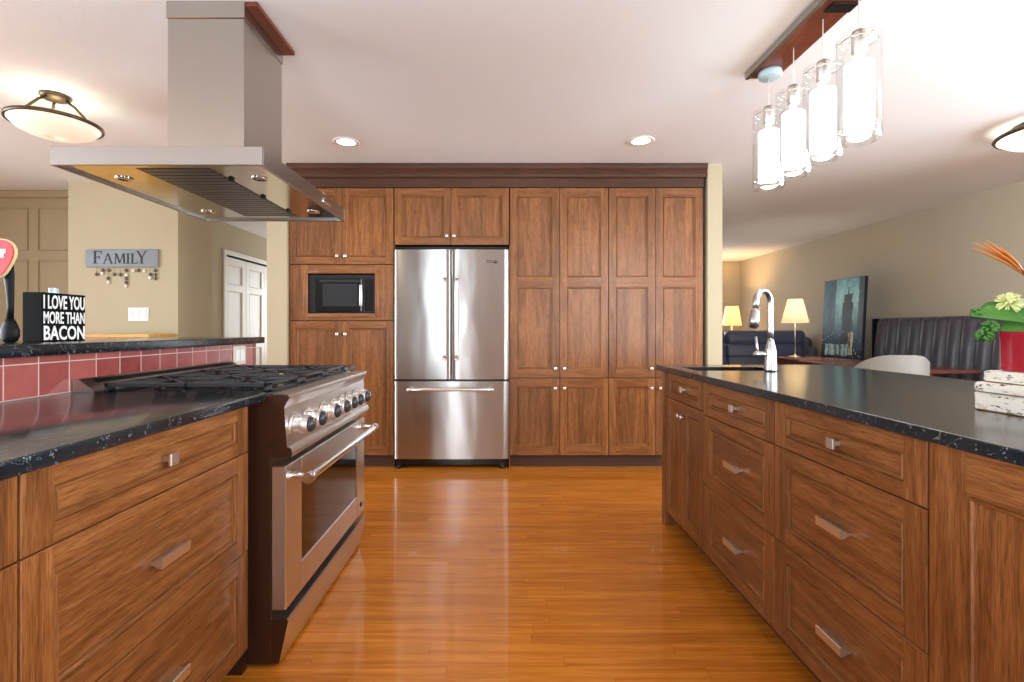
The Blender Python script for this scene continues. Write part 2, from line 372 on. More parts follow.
# ------------------------------------------------------------------ mesh builder
class MB:
    def __init__(s): s.bm = bmesh.new()
    def face(s, pts, m=0, smooth=False):
        vs = [s.bm.verts.new(p) for p in pts]
        f = s.bm.faces.new(vs); f.material_index = m; f.smooth = smooth
        return f
    def box(s, x0, x1, y0, y1, z0, z1, m=0, b=0.0, seg=1, M=None):
        t = bmesh.new()
        vs = [t.verts.new((x, y, z)) for x in (x0, x1) for y in (y0, y1) for z in (z0, z1)]
        for q in ((0, 1, 3, 2), (4, 6, 7, 5), (0, 4, 5, 1), (2, 3, 7, 6), (0, 2, 6, 4), (1, 5, 7, 3)):
            t.faces.new([vs[i] for i in q])
        bmesh.ops.recalc_face_normals(t, faces=t.faces)
        if b > 0:
            b = min(b, 0.49 * min(abs(x1 - x0), abs(y1 - y0), abs(z1 - z0)))
            bmesh.ops.bevel(t, geom=list(t.edges), offset=b, segments=seg, affect='EDGES', profile=0.5)
        s.add(t, m, seg > 1, M)
    def add(s, t, m=0, smooth=False, M=None):
        mp = {}
        for v in t.verts:
            mp[v] = s.bm.verts.new(M @ v.co if M else v.co)
        for f in t.faces:
            try:
                g = s.bm.faces.new([mp[v] for v in f.verts])
            except ValueError:
                continue
            g.material_index = m; g.smooth = smooth
        t.free()
    def ring(s, c, r, ax, up, n, ry=None):
        ry = r if ry is None else ry
        return [c + ax * (r * math.cos(2 * PI * i / n)) + up * (ry * math.sin(2 * PI * i / n)) for i in range(n)]
    def loft(s, rings, m=0, smooth=True, caps=True, closed=True):
        R = [[s.bm.verts.new(p) for p in r] for r in rings]
        n = len(R[0])
        for a, b in zip(R, R[1:]):
            for i in range(n if closed else n - 1):
                j = (i + 1) % n
                try:
                    f = s.bm.faces.new((a[i], a[j], b[j], b[i])); f.material_index = m; f.smooth = smooth
                except ValueError: pass
        if caps and closed:
            for r, rev in ((R[0], True), (R[-1], False)):
                try:
                    f = s.bm.faces.new(list(reversed(r)) if rev else r); f.material_index = m
                except ValueError: pass
    def cyl(s, p0, p1, r0, r1=None, n=16, m=0, smooth=True, caps=True):
        p0, p1 = Vector(p0), Vector(p1); r1 = r0 if r1 is None else r1
        d = (p1 - p0).normalized(); a = d.orthogonal().normalized(); u = d.cross(a)
        s.loft([s.ring(p0, r0, a, u, n), s.ring(p1, r1, a, u, n)], m, smooth, caps)
    def tube(s, pts, r, n=10, m=0, closed=False):
        pts = [Vector(p) for p in pts]; k = len(pts)
        rr = r if isinstance(r, (list, tuple)) else [r] * k
        rings = []; a = None
        for i in range(k):
            if closed:
                d = (pts[(i + 1) % k] - pts[i - 1]).normalized()
            else:
                d = (pts[min(i + 1, k - 1)] - pts[max(i - 1, 0)]).normalized()
            if a is None: a = d.orthogonal().normalized()
            a = (a - d * a.dot(d)).normalized(); u = d.cross(a)
            rings.append(s.ring(pts[i], rr[i], a, u, n))
        if closed: rings.append(rings[0])
        s.loft(rings, m, True, not closed)
    def lathe(s, prof, c, n=24, m=0, axis='Z', smooth=True, caps=True):
        c = Vector(c)
        A = {'Z': (Vector((1, 0, 0)), Vector((0, 1, 0)), Vector((0, 0, 1))),
             'X': (Vector((0, 1, 0)), Vector((0, 0, 1)), Vector((1, 0, 0))),
             'Y': (Vector((0, 0, 1)), Vector((1, 0, 0)), Vector((0, 1, 0)))}[axis]
        s.loft([s.ring(c + A[2] * z, max(r, 1e-4), A[0], A[1], n) for r, z in prof], m, smooth, caps)
    def prism(s, poly, f0, f1, m=0, smooth=False, mside=None):
        """poly: list of 2D points; f0/f1 map a 2D point to the two ends"""
        a = [s.bm.verts.new(f0(*p)) for p in poly]; b = [s.bm.verts.new(f1(*p)) for p in poly]
        n = len(poly)
        for i in range(n):
            j = (i + 1) % n
            f = s.bm.faces.new((a[i], a[j], b[j], b[i])); f.material_index = m; f.smooth = smooth
        for q in (list(reversed(a)), b):
            f = s.bm.faces.new(q); f.material_index = m if mside is None else mside
    def ball(s, c, r, n=12, m=0, sc=(1, 1, 1)):
        t = bmesh.new(); bmesh.ops.create_uvsphere(t, u_segments=n, v_segments=max(6, n // 2 + 2), radius=r)
        s.add(t, m, True, Matrix.Translation(c) @ Matrix.Diagonal((*sc, 1)))
    def build(s, name, mats, parent=None, origin=None, angle=None, recalc=True):
        if recalc: bmesh.ops.recalc_face_normals(s.bm, faces=s.bm.faces)
        org = ORG[parent.name] if parent is not None else Vector(origin or (0, 0, 0))
        for v in s.bm.verts: v.co -= org
        me = bpy.data.meshes.new(name); s.bm.to_mesh(me); s.bm.free()
        for x in (mats if isinstance(mats, (list, tuple)) else [mats]): me.materials.append(x)
        if angle: me.set_sharp_from_angle(angle=math.radians(angle))
        o = bpy.data.objects.new(name, me); COL.objects.link(o)
        if parent is not None: o.parent = parent
        else: o.location = org
        ORG[o.name] = org
        return o
ORG = {}

def thing(name, loc, label, cat, group=None):
    o = bpy.data.objects.new(name, None); COL.objects.link(o); o.empty_display_size = 0.05
    o.location = loc; ORG[o.name] = Vector(loc)
    return tag(o, label, cat, group)
def tag(o, label=None, cat=None, group=None, kind=None):
    if label: o['label'] = label
    if cat: o['category'] = cat
    if group: o['group'] = group
    if kind: o['kind'] = kind
    return o
def struct(o): o['kind'] = 'structure'; return o
def dup(root, loc, label=None):
    r = root.copy(); COL.objects.link(r); r.location = loc
    if label: r['label'] = label
    for ch in list(root.children):
        c = ch.copy(); COL.objects.link(c); c.parent = r
        for g in ch.children:
            d = g.copy(); COL.objects.link(d); d.parent = c
    return r

class Fr:
    """a front plane: u across, Z up, n outward"""
    def __init__(s, o, u, n): s.o, s.u, s.n = Vector(o), Vector(u), Vector(n)
    def p(s, u, v, n=0.0): return s.o + s.u * u + Vector((0, 0, v)) + s.n * n
    def box(s, mb, u0, u1, v0, v1, n0, n1, m=0, b=0.0, seg=1):
        a, c = s.p(u0, v0, n0), s.p(u1, v1, n1)
        mb.box(min(a.x, c.x), max(a.x, c.x), min(a.y, c.y), max(a.y, c.y), min(a.z, c.z), max(a.z, c.z), m, b, seg)

def front(mb, F, u0, u1, v0, v1, st=0.06, rails=None, th=0.02, depth=0.011, pm=0):
    """shaker front; material 0 = upright grain, 1 = level grain; rails: (v0,v1) strips, lowest first"""
    rails = rails or [(v0, v0 + st), (v1 - st, v1)]
    c = 0.0015
    P = F.p
    q = lambda pts, m: mb.face([P(*x) for x in pts], m)
    # sides, back and a fine chamfer
    q([(u0, v0, -th), (u0, v1, -th), (u0, v1, -c), (u0, v0, -c)], 0); q([(u1, v0, -th), (u1, v1, -th), (u1, v1, -c), (u1, v0, -c)], 0)
    q([(u0, v0, -th), (u1, v0, -th), (u1, v0, -c), (u0, v0, -c)], 1); q([(u0, v1, -th), (u1, v1, -th), (u1, v1, -c), (u0, v1, -c)], 1)
    q([(u0, v0, -th), (u1, v0, -th), (u1, v1, -th), (u0, v1, -th)], 0)
    a0, a1, b0, b1 = u0 + c, u1 - c, v0 + c, v1 - c
    q([(u0, v0, -c), (u0, v1, -c), (a0, b1, 0), (a0, b0, 0)], 0); q([(u1, v0, -c), (u1, v1, -c), (a1, b1, 0), (a1, b0, 0)], 0)
    q([(u0, v0, -c), (u1, v0, -c), (a1, b0, 0), (a0, b0, 0)], 1); q([(u0, v1, -c), (u1, v1, -c), (a1, b1, 0), (a0, b1, 0)], 1)
    ul, ur = u0 + st, u1 - st
    q([(a0, b0, 0), (ul, b0, 0), (ul, b1, 0), (a0, b1, 0)], 0); q([(ur, b0, 0), (a1, b0, 0), (a1, b1, 0), (ur, b1, 0)], 0)
    for r0, r1 in rails:
        r0, r1 = max(r0, b0), min(r1, b1)
        q([(ul, r0, 0), (ur, r0, 0), (ur, r1, 0), (ul, r1, 0)], 1)
    for (x0, x1), (y0, y1) in zip(rails, rails[1:]):
        lo, hi = x1, y0
        prof = [(0, 0), (0.0015, -0.005), (0.004, -0.0055), (0.007, -0.001), (0.010, -0.001), (0.013, -0.0045), (0.0145, -depth)]
        for (i0, d0), (i1, d1) in zip(prof, prof[1:]):
            A = [(ul + i0, lo + i0, d0), (ur - i0, lo + i0, d0), (ur - i0, hi - i0, d0), (ul + i0, hi - i0, d0)]
            B = [(ul + i1, lo + i1, d1), (ur - i1, lo + i1, d1), (ur - i1, hi - i1, d1), (ul + i1, hi - i1, d1)]
            for k, mm in ((0, 1), (1, 0), (2, 1), (3, 0)):
                j = (k + 1) % 4
                q([A[k], A[j], B[j], B[k]], mm)
        i, d = prof[-1]
        q([(ul + i, lo + i, d), (ur - i, lo + i, d), (ur - i, hi - i, d), (ul + i, hi - i, d)], pm)

def bar_pull(F, u, v, w, parent):
    """satin tapered bar handle"""
    mb = MB()
    prof = [(0.0, 0.003), (0.0, -0.004), (0.010, -0.006), (0.020, -0.012), (0.029, -0.013), (0.031, 0.011), (0.027, 0.013), (0.012, 0.004)]
    mb.prism(prof, lambda n, z: F.p(u - w / 2, v + z, n), lambda n, z: F.p(u + w / 2, v + z, n))
    return mb.build('handle', NICKEL, parent)
def tab_knob(F, u, v, parent, s=0.0155):
    mb = MB()
    F.box(mb, u - 0.006, u + 0.006, v - 0.006, v + 0.006, 0, 0.018)
    F.box(mb, u - s, u + s, v - s, v + s, 0.017, 0.026, 0, 0.002)
    return mb.build('knob', NICKEL, parent)
def small_knob(F, u, v, parent, s=0.0135):
    mb = MB()
    a, b = F.p(u, v, 0), F.p(u, v, 0.014)
    mb.cyl(a, b, 0.005, 0.006, 10)
    F.box(mb, u - s, u + s, v - s, v + s, 0.013, 0.025, 0, 0.005, 2)
    return mb.build('knob', NICKEL, parent)

# ------------------------------------------------------------------ room shell
CE = 2.43
def shell(name, boxes, mat, kind='structure'):
    mb = MB()
    for b in boxes: mb.box(*b)
    return struct(mb.build(name, mat))
shell('floor', [(-6.2, 4.8, -2.8, 9.7, -0.12, 0.0)], FLOOR)
shell('ceiling', [(-6.2, 4.8, -2.8, 9.7, CE, CE + 0.12)], CEIL)

def wall_with_hole(name, axis, at, th, a0, a1, holes, mat):
    """wall across axis ('X': plane x=at, spans y; 'Y': plane y=at, spans x) with window openings (a,b,z0,z1)"""
    mb = MB()
    def bx(p, q, z0, z1):
        if q - p < 1e-4 or z1 - z0 < 1e-4: return
        lo, hi = min(at, at + th), max(at, at + th)
        if axis == 'X': mb.box(lo, hi, p, q, z0, z1)
        else: mb.box(p, q, lo, hi, z0, z1)
    cur = a0
    for (p, q, z0, z1) in sorted(holes):
        bx(cur, p, 0, CE); bx(p, q, 0, z0); bx(p, q, z1, CE); cur = q
    bx(cur, a1, 0, CE)
    return struct(mb.build(name, mat))
wall_with_hole('wall_front', 'Y', -2.6, -0.15, -6.2, 4.8, [(-1.75, -0.90, 0.10, 2.10), (1.6, 3.4, 0.9, 2.1)], WALL_F)
wall_with_hole('wall_right', 'X', 4.6, 0.15, -2.6, 9.7, [(-0.4, 2.8, 0.7, 2.2)], WALL_R)
wall_with_hole('wall_left', 'X', -6.0, -0.15, -2.6, 4.70, [(-2.2, -0.6, 0.7, 2.2), (0.2, 3.0, 0.7, 2.2)], WALL)
wall_with_hole('wall_back', 'Y', 9.5, 0.15, 1.2, 4.6, [(2.15, 3.75, 0.65, 2.15)], WALL_R)

def window(n, axis, at, a, b, z0, z1, mull):
    """white window frame in an opening"""
    mb = MB(); t, w = 0.05, 0.06
    def bx(p, q, c, d):
        if axis == 'X': mb.box(at - t / 2, at + t / 2, p, q, c, d)
        else: mb.box(p, q, at - t / 2, at + t / 2, c, d)
    bx(a, a + w, z0, z1); bx(b - w, b, z0, z1); bx(a + w, b - w, z0, z0 + w); bx(a + w, b - w, z1 - w, z1)
    for k in mull: bx(k - 0.025, k + 0.025, z0 + w, z1 - w)
    o = struct(mb.build('window_%d' % n, WHITEP))
window(1, 'Y', -2.66, -1.75, -0.90, 0.10, 2.10, [])
window(2, 'Y', -2.66, 1.6, 3.4, 0.9, 2.1, [2.5])
window(3, 'X', 4.66, -0.4, 2.8, 0.7, 2.2, [0.66, 1.73])
window(4, 'X', -6.06, 0.2, 3.0, 0.7, 2.2, [1.6])  # frame for the added nook opening, out of view
window(7, 'X', -6.06, -2.2, -0.6, 0.7, 2.2, [-1.4])  # frame for the second added nook opening, put in to light the island
window(5, 'Y', 9.56, 2.15, 3.75, 0.65, 2.15, [2.95])  # frame for the added living room opening, hidden from the camera

# short wall returns beside the tall cabinets, hall and breakfast nook walls
shell('wall_cabinet_right', [(1.632, 1.748, 3.905, 9.5, 0, CE)], WALL)
shell('wall_cabinet_left', [(-1.880, -1.722, 3.90, 9.7, 0, CE)], WALL)
shell('wall_behind_cabinets', [(-1.722, 1.632, 4.60, 4.72, 0, CE)], WALL)
wall_with_hole('wall_hall_end', 'Y', 9.5, 0.15, -3.43, -1.88, [(-3.2, -2.1, 0.65, 2.15)], WALL)
window(6, 'Y', 9.56, -3.2, -2.1, 0.65, 2.15, [-2.65])  # frame for the added opening at the unseen hall end
shell('wall_chase', [(-3.86, -2.885, 4.35, 4.86, 0, CE)], WALL)
# hall side wall with the closet opening
mb = MB()
HX = -3.43
mb.box(HX - 0.12, HX, 4.86, 6.06, 0, CE); mb.box(HX - 0.12, HX, 6.06, 8.13, 2.04, CE); mb.box(HX - 0.12, HX, 8.13, 9.65, 0, CE)
struct(mb.build('wall_hall', WALL))
mb = MB()
mb.box(HX - 0.11, HX + 0.018, 6.00, 6.06, 0, 2.10, 0, 0.004); mb.box(HX - 0.11, HX + 0.018, 8.13, 8.19, 0, 2.10, 0, 0.004); mb.box(HX - 0.11, HX + 0.018, 6.06, 8.13, 2.04, 2.10, 0, 0.004)
mb.box(HX - 0.10, HX - 0.095, 6.06, 8.13, 0.0, 2.04)
d1 = struct(mb.build('door_1', WHITEP, origin=(HX, 6.06, 0)))
FH = Fr((HX - 0.02, 0, 0), (0, 1, 0), (1, 0, 0))
for k in range(4):
    mb = MB(); a = 6.066 + k * 0.515
    front(mb, FH, a, a + 0.510, 0.012, 2.022, 0.085, [(0.012, 0.20), (0.86, 0.98), (1.60, 1.68), (1.93, 2.022)], th=0.03, depth=0.012)
    mb.build('leaf', [WHITEP, WHITEP], d1)

# tan panelled wall of the nook
mb = MB()
PY = 4.66
mb.box(-6.2, -3.86, PY, PY + 0.12, 0, CE)
FP = Fr((0, PY, 0), (1, 0, 0), (0, -1, 0))
for k in range(3):
    u0, u1 = -3.85 - 0.62 * (k + 1), -3.85 - 0.62 * k
    u1 = min(u1, -3.862)
    for v0, v1 in ((0.12, 1.06), (1.10, 1.775), (1.86, 2.27)):
        i = 0.045
        for (a, b, c, d) in ((u0 + i, u1 - i, v0, v0 + 0.014), (u0 + i, u1 - i, v1 - 0.014, v1), (u0 + i, u0 + i + 0.014, v0 + 0.014, v1 - 0.014), (u1 - i - 0.014, u1 - i, v0 + 0.014, v1 - 0.014)):
            FP.box(mb, a, b, c, d, 0, 0.012, 0, 0.003)
FP.box(mb, -6.0, -3.862, 2.36, 2.43, 0, 0.035, 0, 0.01)
struct(mb.build('wall_panelled', WALL_T))
# baseboards
shell('baseboard_living', [(4.585, 4.6, 2.8, 9.5, 0, 0.10), (1.748, 4.585, 9.485, 9.5, 0, 0.10)], WHITEP)
shell('baseboard_hall', [(HX, HX + 0.015, 4.86, 6.0, 0, 0.10), (-2.885, -2.87, 4.35, 4.86, 0, 0.10), (-3.86, -2.87, 4.335, 4.35, 0, 0.10)], WHITEP)

# ------------------------------------------------------------------ tall cabinets along the back
CY = 3.93                         # plane of the cabinet fronts
FB = Fr((0, CY, 0), (1, 0, 0), (0, -1, 0))
def carcass(root, x0, x1, z0, z1, holes=None):
    mb = MB()
    if holes:
        a, b, c, d = holes
        mb.box(x0, a, CY + 0.021, 4.58, z0, z1); mb.box(b, x1, CY + 0.021, 4.58, z0, z1)
        mb.box(a, b, CY + 0.021, 4.58, z0, c); mb.box(a, b, CY + 0.021, 4.58, d, z1); mb.box(a, b, 4.5, 4.58, c, d)
    else:
        mb.box(x0, x1, CY + 0.021, 4.58, z0, z1)
    return mb.build('carcass', GAPM, root)
def toe(root, x0, x1):
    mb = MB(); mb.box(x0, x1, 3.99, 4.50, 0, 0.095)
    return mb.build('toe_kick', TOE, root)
def door_b(root, x0, x1, z0, z1, knob=None, rails=None, st=0.058):
    mb = MB(); g = 0.0018
    front(mb, FB, x0 + g, x1 - g, z0 + g, z1 - g, st, rails)
    d = mb.build('door', [WZ, WX], root)
    if knob: small_knob(FB, knob[0], knob[1], d, 0.0125)
    return d

t = thing('tall_cabinet', (-1.30, 4.25, 0), 'tall oak cabinet left of the fridge with the built-in microwave', 'cabinet')
x0, xm, x1 = -1.716, -1.292, -0.878
carcass(t, x0, x1, 0.096, 2.25, (-1.574, -1.020, 1.236, 1.565)); toe(t, x0, x1)
door_b(t, x0, xm, 1.634, 2.248, (xm - 0.035, 1.70)); door_b(t, xm, x1, 1.634, 2.248, (xm + 0.030, 1.70))
door_b(t, x0, xm, 0.102, 1.182, (xm - 0.035, 1.075)); door_b(t, xm, x1, 0.102, 1.182, (xm + 0.030, 1.075))
mb = MB()                          # surround of the microwave
a0, a1, b0, b1 = -1.568, -1.026, 1.242, 1.560
v0, v1 = 1.186, 1.630
FB.box(mb, x0 + 0.002, a0, v0, v1, -0.02, 0, 0, 0.002); FB.box(mb, a1, x1 - 0.002, v0, v1, -0.02, 0, 0, 0.002)
FB.box(mb, a0, a1, v0, b0, -0.02, 0, 1, 0.002); FB.box(mb, a0, a1, b1, v1, -0.02, 0, 1, 0.002)
w = 0.032
for (c, d, e, f, m_) in ((a0 - w, a0, b0 - w, b1 + w, 0), (a1, a1 + w, b0 - w, b1 + w, 0), (a0, a1, b0 - w, b0, 1), (a0, a1, b1, b1 + w, 1)):
    FB.box(mb, c, d, e, f, 0, 0.010, m_, 0.004, 2)
mb.build('microwave_surround', [WZ, WX], t)

mw = thing('microwave', (-1.297, 4.1, 1.242), 'black built-in microwave inside the tall oak cabinet', 'microwave')
mb = MB(); mb.box(-1.560, -1.034, CY + 0.024, 4.30, 1.2425, 1.555); mb.build('body', BLACKPL, mw)
mb = MB(); FB.box(mb, -1.562, -1.032, 1.247, 1.553, -0.024, -0.012, 0, 0.003); mb.build('trim_frame', BLACKPL, mw)
mb = MB(); FB.box(mb, -1.505, -1.135, 1.256, 1.520, -0.012, 0.004, 0, 0.004)
d = mb.build('door', BLACKENAMEL, mw)
mb = MB(); FB.box(mb, -1.445, -1.165, 1.298, 1.478, 0.004, 0.0055); mb.build('window', MICROGLASS, d)
mb = MB(); FB.box(mb, -1.470, -1.150, 1.492, 1.512, 0.004, 0.006); mb.build('vent_strip', MICROGLASS, d)
mb = MB(); FB.box(mb, -1.148, -1.124, 1.300, 1.470, 0.010, 0.024, 0, 0.005, 2); FB.box(mb, -1.143, -1.129, 1.31, 1.325, 0.004, 0.012); FB.box(mb, -1.143, -1.129, 1.445, 1.46, 0.004, 0.012)
mb.build('handle', NICKEL, d)
mb = MB(); FB.box(mb, -1.110, -1.045, 1.262, 1.515, -0.012, -0.006, 0, 0.002)
cp = mb.build('control_panel', BLACKENAMEL, mw)

t = thing('fridge_top_cabinet', (-0.41, 4.25, 1.79), 'short two-door oak wall cabinet above the steel fridge', 'cabinet')
x0, xm, x1 = -0.872, -0.418, 0.050
carcass(t, x0, x1, 1.795, 2.25)
door_b(t, x0, xm, 1.79, 2.248, (xm - 0.032, 1.862)); door_b(t, xm, x1, 1.79, 2.248, (xm + 0.026, 1.862))
UR = [(0.726, 0.795), (1.455, 1.531), (2.185, 2.248)]
LR = [(0.102, 0.178), (0.655, 0.720)]
def pantry(name, xs, label):
    t = thing(name, ((xs[0] + xs[2]) / 2, 4.25, 0), label, 'cabinet')
    carcass(t, xs[0], xs[2], 0.096, 2.25); toe(t, xs[0], xs[2])
    for a, b, kx in ((xs[0], xs[1], xs[1] - 0.036), (xs[1], xs[2], xs[1] + 0.036)):
        door_b(t, a, b, 0.724, 2.248, (kx, 0.800), UR)
        door_b(t, a, b, 0.102, 0.722, (kx, 0.642), LR)
    return t
pantry('pantry_cabinet', (0.056, 0.455, 0.846), 'floor to ceiling oak pantry cabinet directly right of the fridge')
pantry('pantry_cabinet', (0.848, 1.224, 1.606), 'floor to ceiling oak pantry cabinet next to the wall end, behind the island')
# filler panels beside the fridge
t = MB(); t.box(-0.876, -0.872, CY, 4.58, 0, 1.79)
tag(t.build('fridge_side_panel', WZ, origin=(-0.874, 4.25, 0)), 'narrow oak side panel between the microwave cabinet and the fridge', 'panel')
t = MB(); t.box(0.050, 0.0555, CY, 4.58, 0, 1.79)
tag(t.build('fridge_side_panel', WZ, origin=(0.053, 4.25, 0)), 'narrow oak side panel between the fridge and the pantry', 'panel')
# frieze and crown
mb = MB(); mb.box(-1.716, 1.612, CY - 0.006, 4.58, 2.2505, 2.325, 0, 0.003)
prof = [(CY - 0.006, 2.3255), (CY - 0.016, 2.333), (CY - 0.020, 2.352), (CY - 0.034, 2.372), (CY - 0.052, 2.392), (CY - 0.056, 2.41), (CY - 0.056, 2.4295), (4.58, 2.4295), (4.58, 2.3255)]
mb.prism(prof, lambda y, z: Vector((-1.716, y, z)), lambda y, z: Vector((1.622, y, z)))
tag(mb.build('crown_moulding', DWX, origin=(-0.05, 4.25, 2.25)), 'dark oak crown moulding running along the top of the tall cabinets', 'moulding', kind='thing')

# ------------------------------------------------------------------ fridge
t = thing('refrigerator', (-0.409, 4.2, 0), 'stainless steel french door fridge between the oak cabinets', 'fridge')
fx0, fx1, fm = -0.864, 0.044, -0.4125
mb = MB(); mb.box(fx0 + 0.004, fx1 - 0.004, 3.955, 4.56, 0.035, 1.755, 0, 0.003)
mb.build('body', BLACKPL, t)
def bowed(x0, x1, z0, z1, name, seg=14, bow=0.010):
    """steel door skin, slightly convex from side to side"""
    mb = MB(); yb, yf = 3.950, 3.902
    def y(x):
        k = (x - fm) / 0.455
        return yf - bow * (1 - k * k)
    pts = [(x0, yb), (x0, y(x0) + 0.010), (x0 + 0.003, y(x0) + 0.003)]
    pts += [(x0 + 0.010 + (x1 - x0 - 0.020) * i / seg, y(x0 + 0.010 + (x1 - x0 - 0.020) * i / seg)) for i in range(seg + 1)]
    pts += [(x1 - 0.003, y(x1) + 0.003), (x1, y(x1) + 0.010), (x1, yb)]
    mb.prism(pts, lambda a, b: Vector((a, b, z0)), lambda a, b: Vector((a, b, z1)), 0, True)
    return mb.build(name, STEEL_F, t, angle=40)
dl = bowed(fx0, fm - 0.003, 0.716, 1.748, 'door')
dr = bowed(fm + 0.003, fx1, 0.716, 1.748, 'door')
dz = bowed(fx0, fx1, 0.082, 0.700, 'drawer', 24)
for d, x in ((dl, fm - 0.050), (dr, fm + 0.046)):
    mb = MB(); yh = 3.842
    mb.tube([(x, yh, z) for z in (0.885, 0.92, 1.2, 1.48, 1.515)], 0.0125, 14)
    for z in (0.90, 1.50): mb.cyl((x, 3.893, z), (x, yh, z), 0.012, 0.012, 12)
    for z in (0.872, 1.514): mb.cyl((x, yh, z), (x, yh, z + 0.014), 0.016, 0.016, 14)
    mb.build('handle', NICKEL, d)
mb = MB(); z, yh = 0.640, 3.842
mb.tube([(x, yh, z) for x in (-0.735, -0.6, -0.4, -0.2, -0.09)], 0.0125, 14)
for x in (-0.725, -0.10): mb.cyl((x, 3.899, z), (x, yh, z), 0.012, 0.012, 12)
for x in (-0.752, -0.092): mb.cyl((x, yh, z), (x + 0.018, yh, z), 0.016, 0.016, 14)
mb.build('handle', NICKEL, dz)
mb = MB(); mb.box(fx0 + 0.006, fx1 - 0.006, 3.935, 3.955, 0.025, 0.080); mb.build('base_grille', BLACKENAMEL, t)
for x in (fx0 + 0.03, fx1 - 0.05):
    mb = MB(); mb.cyl((x, 3.93, 0), (x, 3.93, 0.03), 0.018, 0.014, 12); mb.box(x - 0.02, x + 0.02, 3.918, 3.945, 0.02, 0.05); mb.build('foot', BLACKPL, t)
mb = MB(); mb.box(fx0 + 0.002, fx1 - 0.002, 3.93, 4.1, 1.7555, 1.775); mb.build('hinge_cover', BLACKENAMEL, t)
mb = MB()
for a, b, c, d in ((-0.135, -0.085, 1.657, 1.662), (-0.135, -0.082, 1.644, 1.649), (-0.078, -0.045, 1.656, 1.661), (-0.078, -0.045, 1.639, 1.652)):
    mb.box(a, b, 3.8955, 3.900, c, d)
mb.build('badge', plain('dark_badge', srgb(70, 62, 56), 0.4, 0.8), dr)

# ------------------------------------------------------------------ island
IX = 0.925
FI = Fr((IX, 0, 0), (0, 1, 0), (-1, 0, 0))
TOPU = 0.879                       # underside of the stone tops
def isl_body(t, y0, y1):
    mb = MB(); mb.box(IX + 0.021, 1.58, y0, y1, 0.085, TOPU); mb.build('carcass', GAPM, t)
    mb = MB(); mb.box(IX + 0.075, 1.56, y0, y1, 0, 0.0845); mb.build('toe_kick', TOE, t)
def drawer(F, t, u0, u1, v0, v1, kind, st=0.052, side=0.062):
    mb = MB(); g = 0.0016
    front(mb, F, u0 + g, u1 - g, v0 + g, v1 - g, side, [(v0 + g, v0 + st), (v1 - st, v1 - g)], pm=1)
    d = mb.build('drawer', [WZ, WY], t)
    u, v = (u0 + u1) / 2, (v0 + v1) / 2
    if kind == 'tab': tab_knob(FD(F), u, v, d)
    else: bar_pull(FD(F), u, v, 0.105, d)
    return d
def FD(F, k=-0.011): return Fr(F.o + F.n * k, F.u, F.n)
def bank(F, name, u0, u1, label, body):
    m_ = F.p((u0 + u1) / 2, 0, -0.3)
    t = thing(name, (m_.x, m_.y, 0), label, 'cabinet'); body(t, u0, u1)
    drawer(F, t, u0, u1, 0.722, 0.872, 'tab', 0.040); drawer(F, t, u0, u1, 0.405, 0.722, 'bar'); drawer(F, t, u0, u1, 0.088, 0.405, 'bar')
    return t
t = thing('sink_cabinet', (1.25, 2.53, 0), 'oak sink cabinet with two doors and one drawer at the far end of the island', 'cabinet')
mb = MB()
mb.box(IX + 0.0215, 0.958, 2.266, 2.782, 0.085, TOPU); mb.box(1.40, 1.58, 2.266, 2.782, 0.085, TOPU); mb.box(0.958, 1.40, 2.266, 2.42, 0.085, TOPU); mb.box(0.958, 1.40, 2.68, 2.782, 0.085, TOPU); mb.box(0.958, 1.40, 2.42, 2.68, 0.085, 0.60)
mb.build('carcass', GAPM, t)
mb = MB(); mb.box(IX + 0.075, 1.56, 2.266, 2.782, 0, 0.0845); mb.build('toe_kick', TOE, t)
drawer(FI, t, 2.266, 2.782, 0.735, 0.872, 'tab', 0.036)
for a, b, k in ((2.266, 2.524, 2.502), (2.524, 2.782, 2.548)):
    mb = MB(); front(mb, FI, a + 0.0016, b - 0.0016, 0.088, 0.733, 0.050); d = mb.build('door', [WZ, WY], t); small_knob(FI, k, 0.665, d, 0.011)
mb = MB(); mb.box(IX - 0.008, 1.58, 2.783, 2.828, 0, TOPU, 0, 0.002); mb.build('end_panel', WZ, t)
bank(FI, 'drawer_cabinet', 1.672, 2.264, 'oak three-drawer island cabinet between the sink cabinet and the nearer drawers', isl_body)
bank(FI, 'drawer_cabinet', 1.068, 1.670, 'oak three-drawer island cabinet beside the wide plain end panel', isl_body)
t = thing('panel_cabinet', (1.25, 0.7, 0), 'oak island cabinet with one tall framed panel nearest the camera', 'cabinet')
isl_body(t, 0.30, 1.066)
mb = MB(); front(mb, FI, 0.302, 1.0645, 0.088, 0.872, 0.085); mb.build('door', [WZ, WY], t)

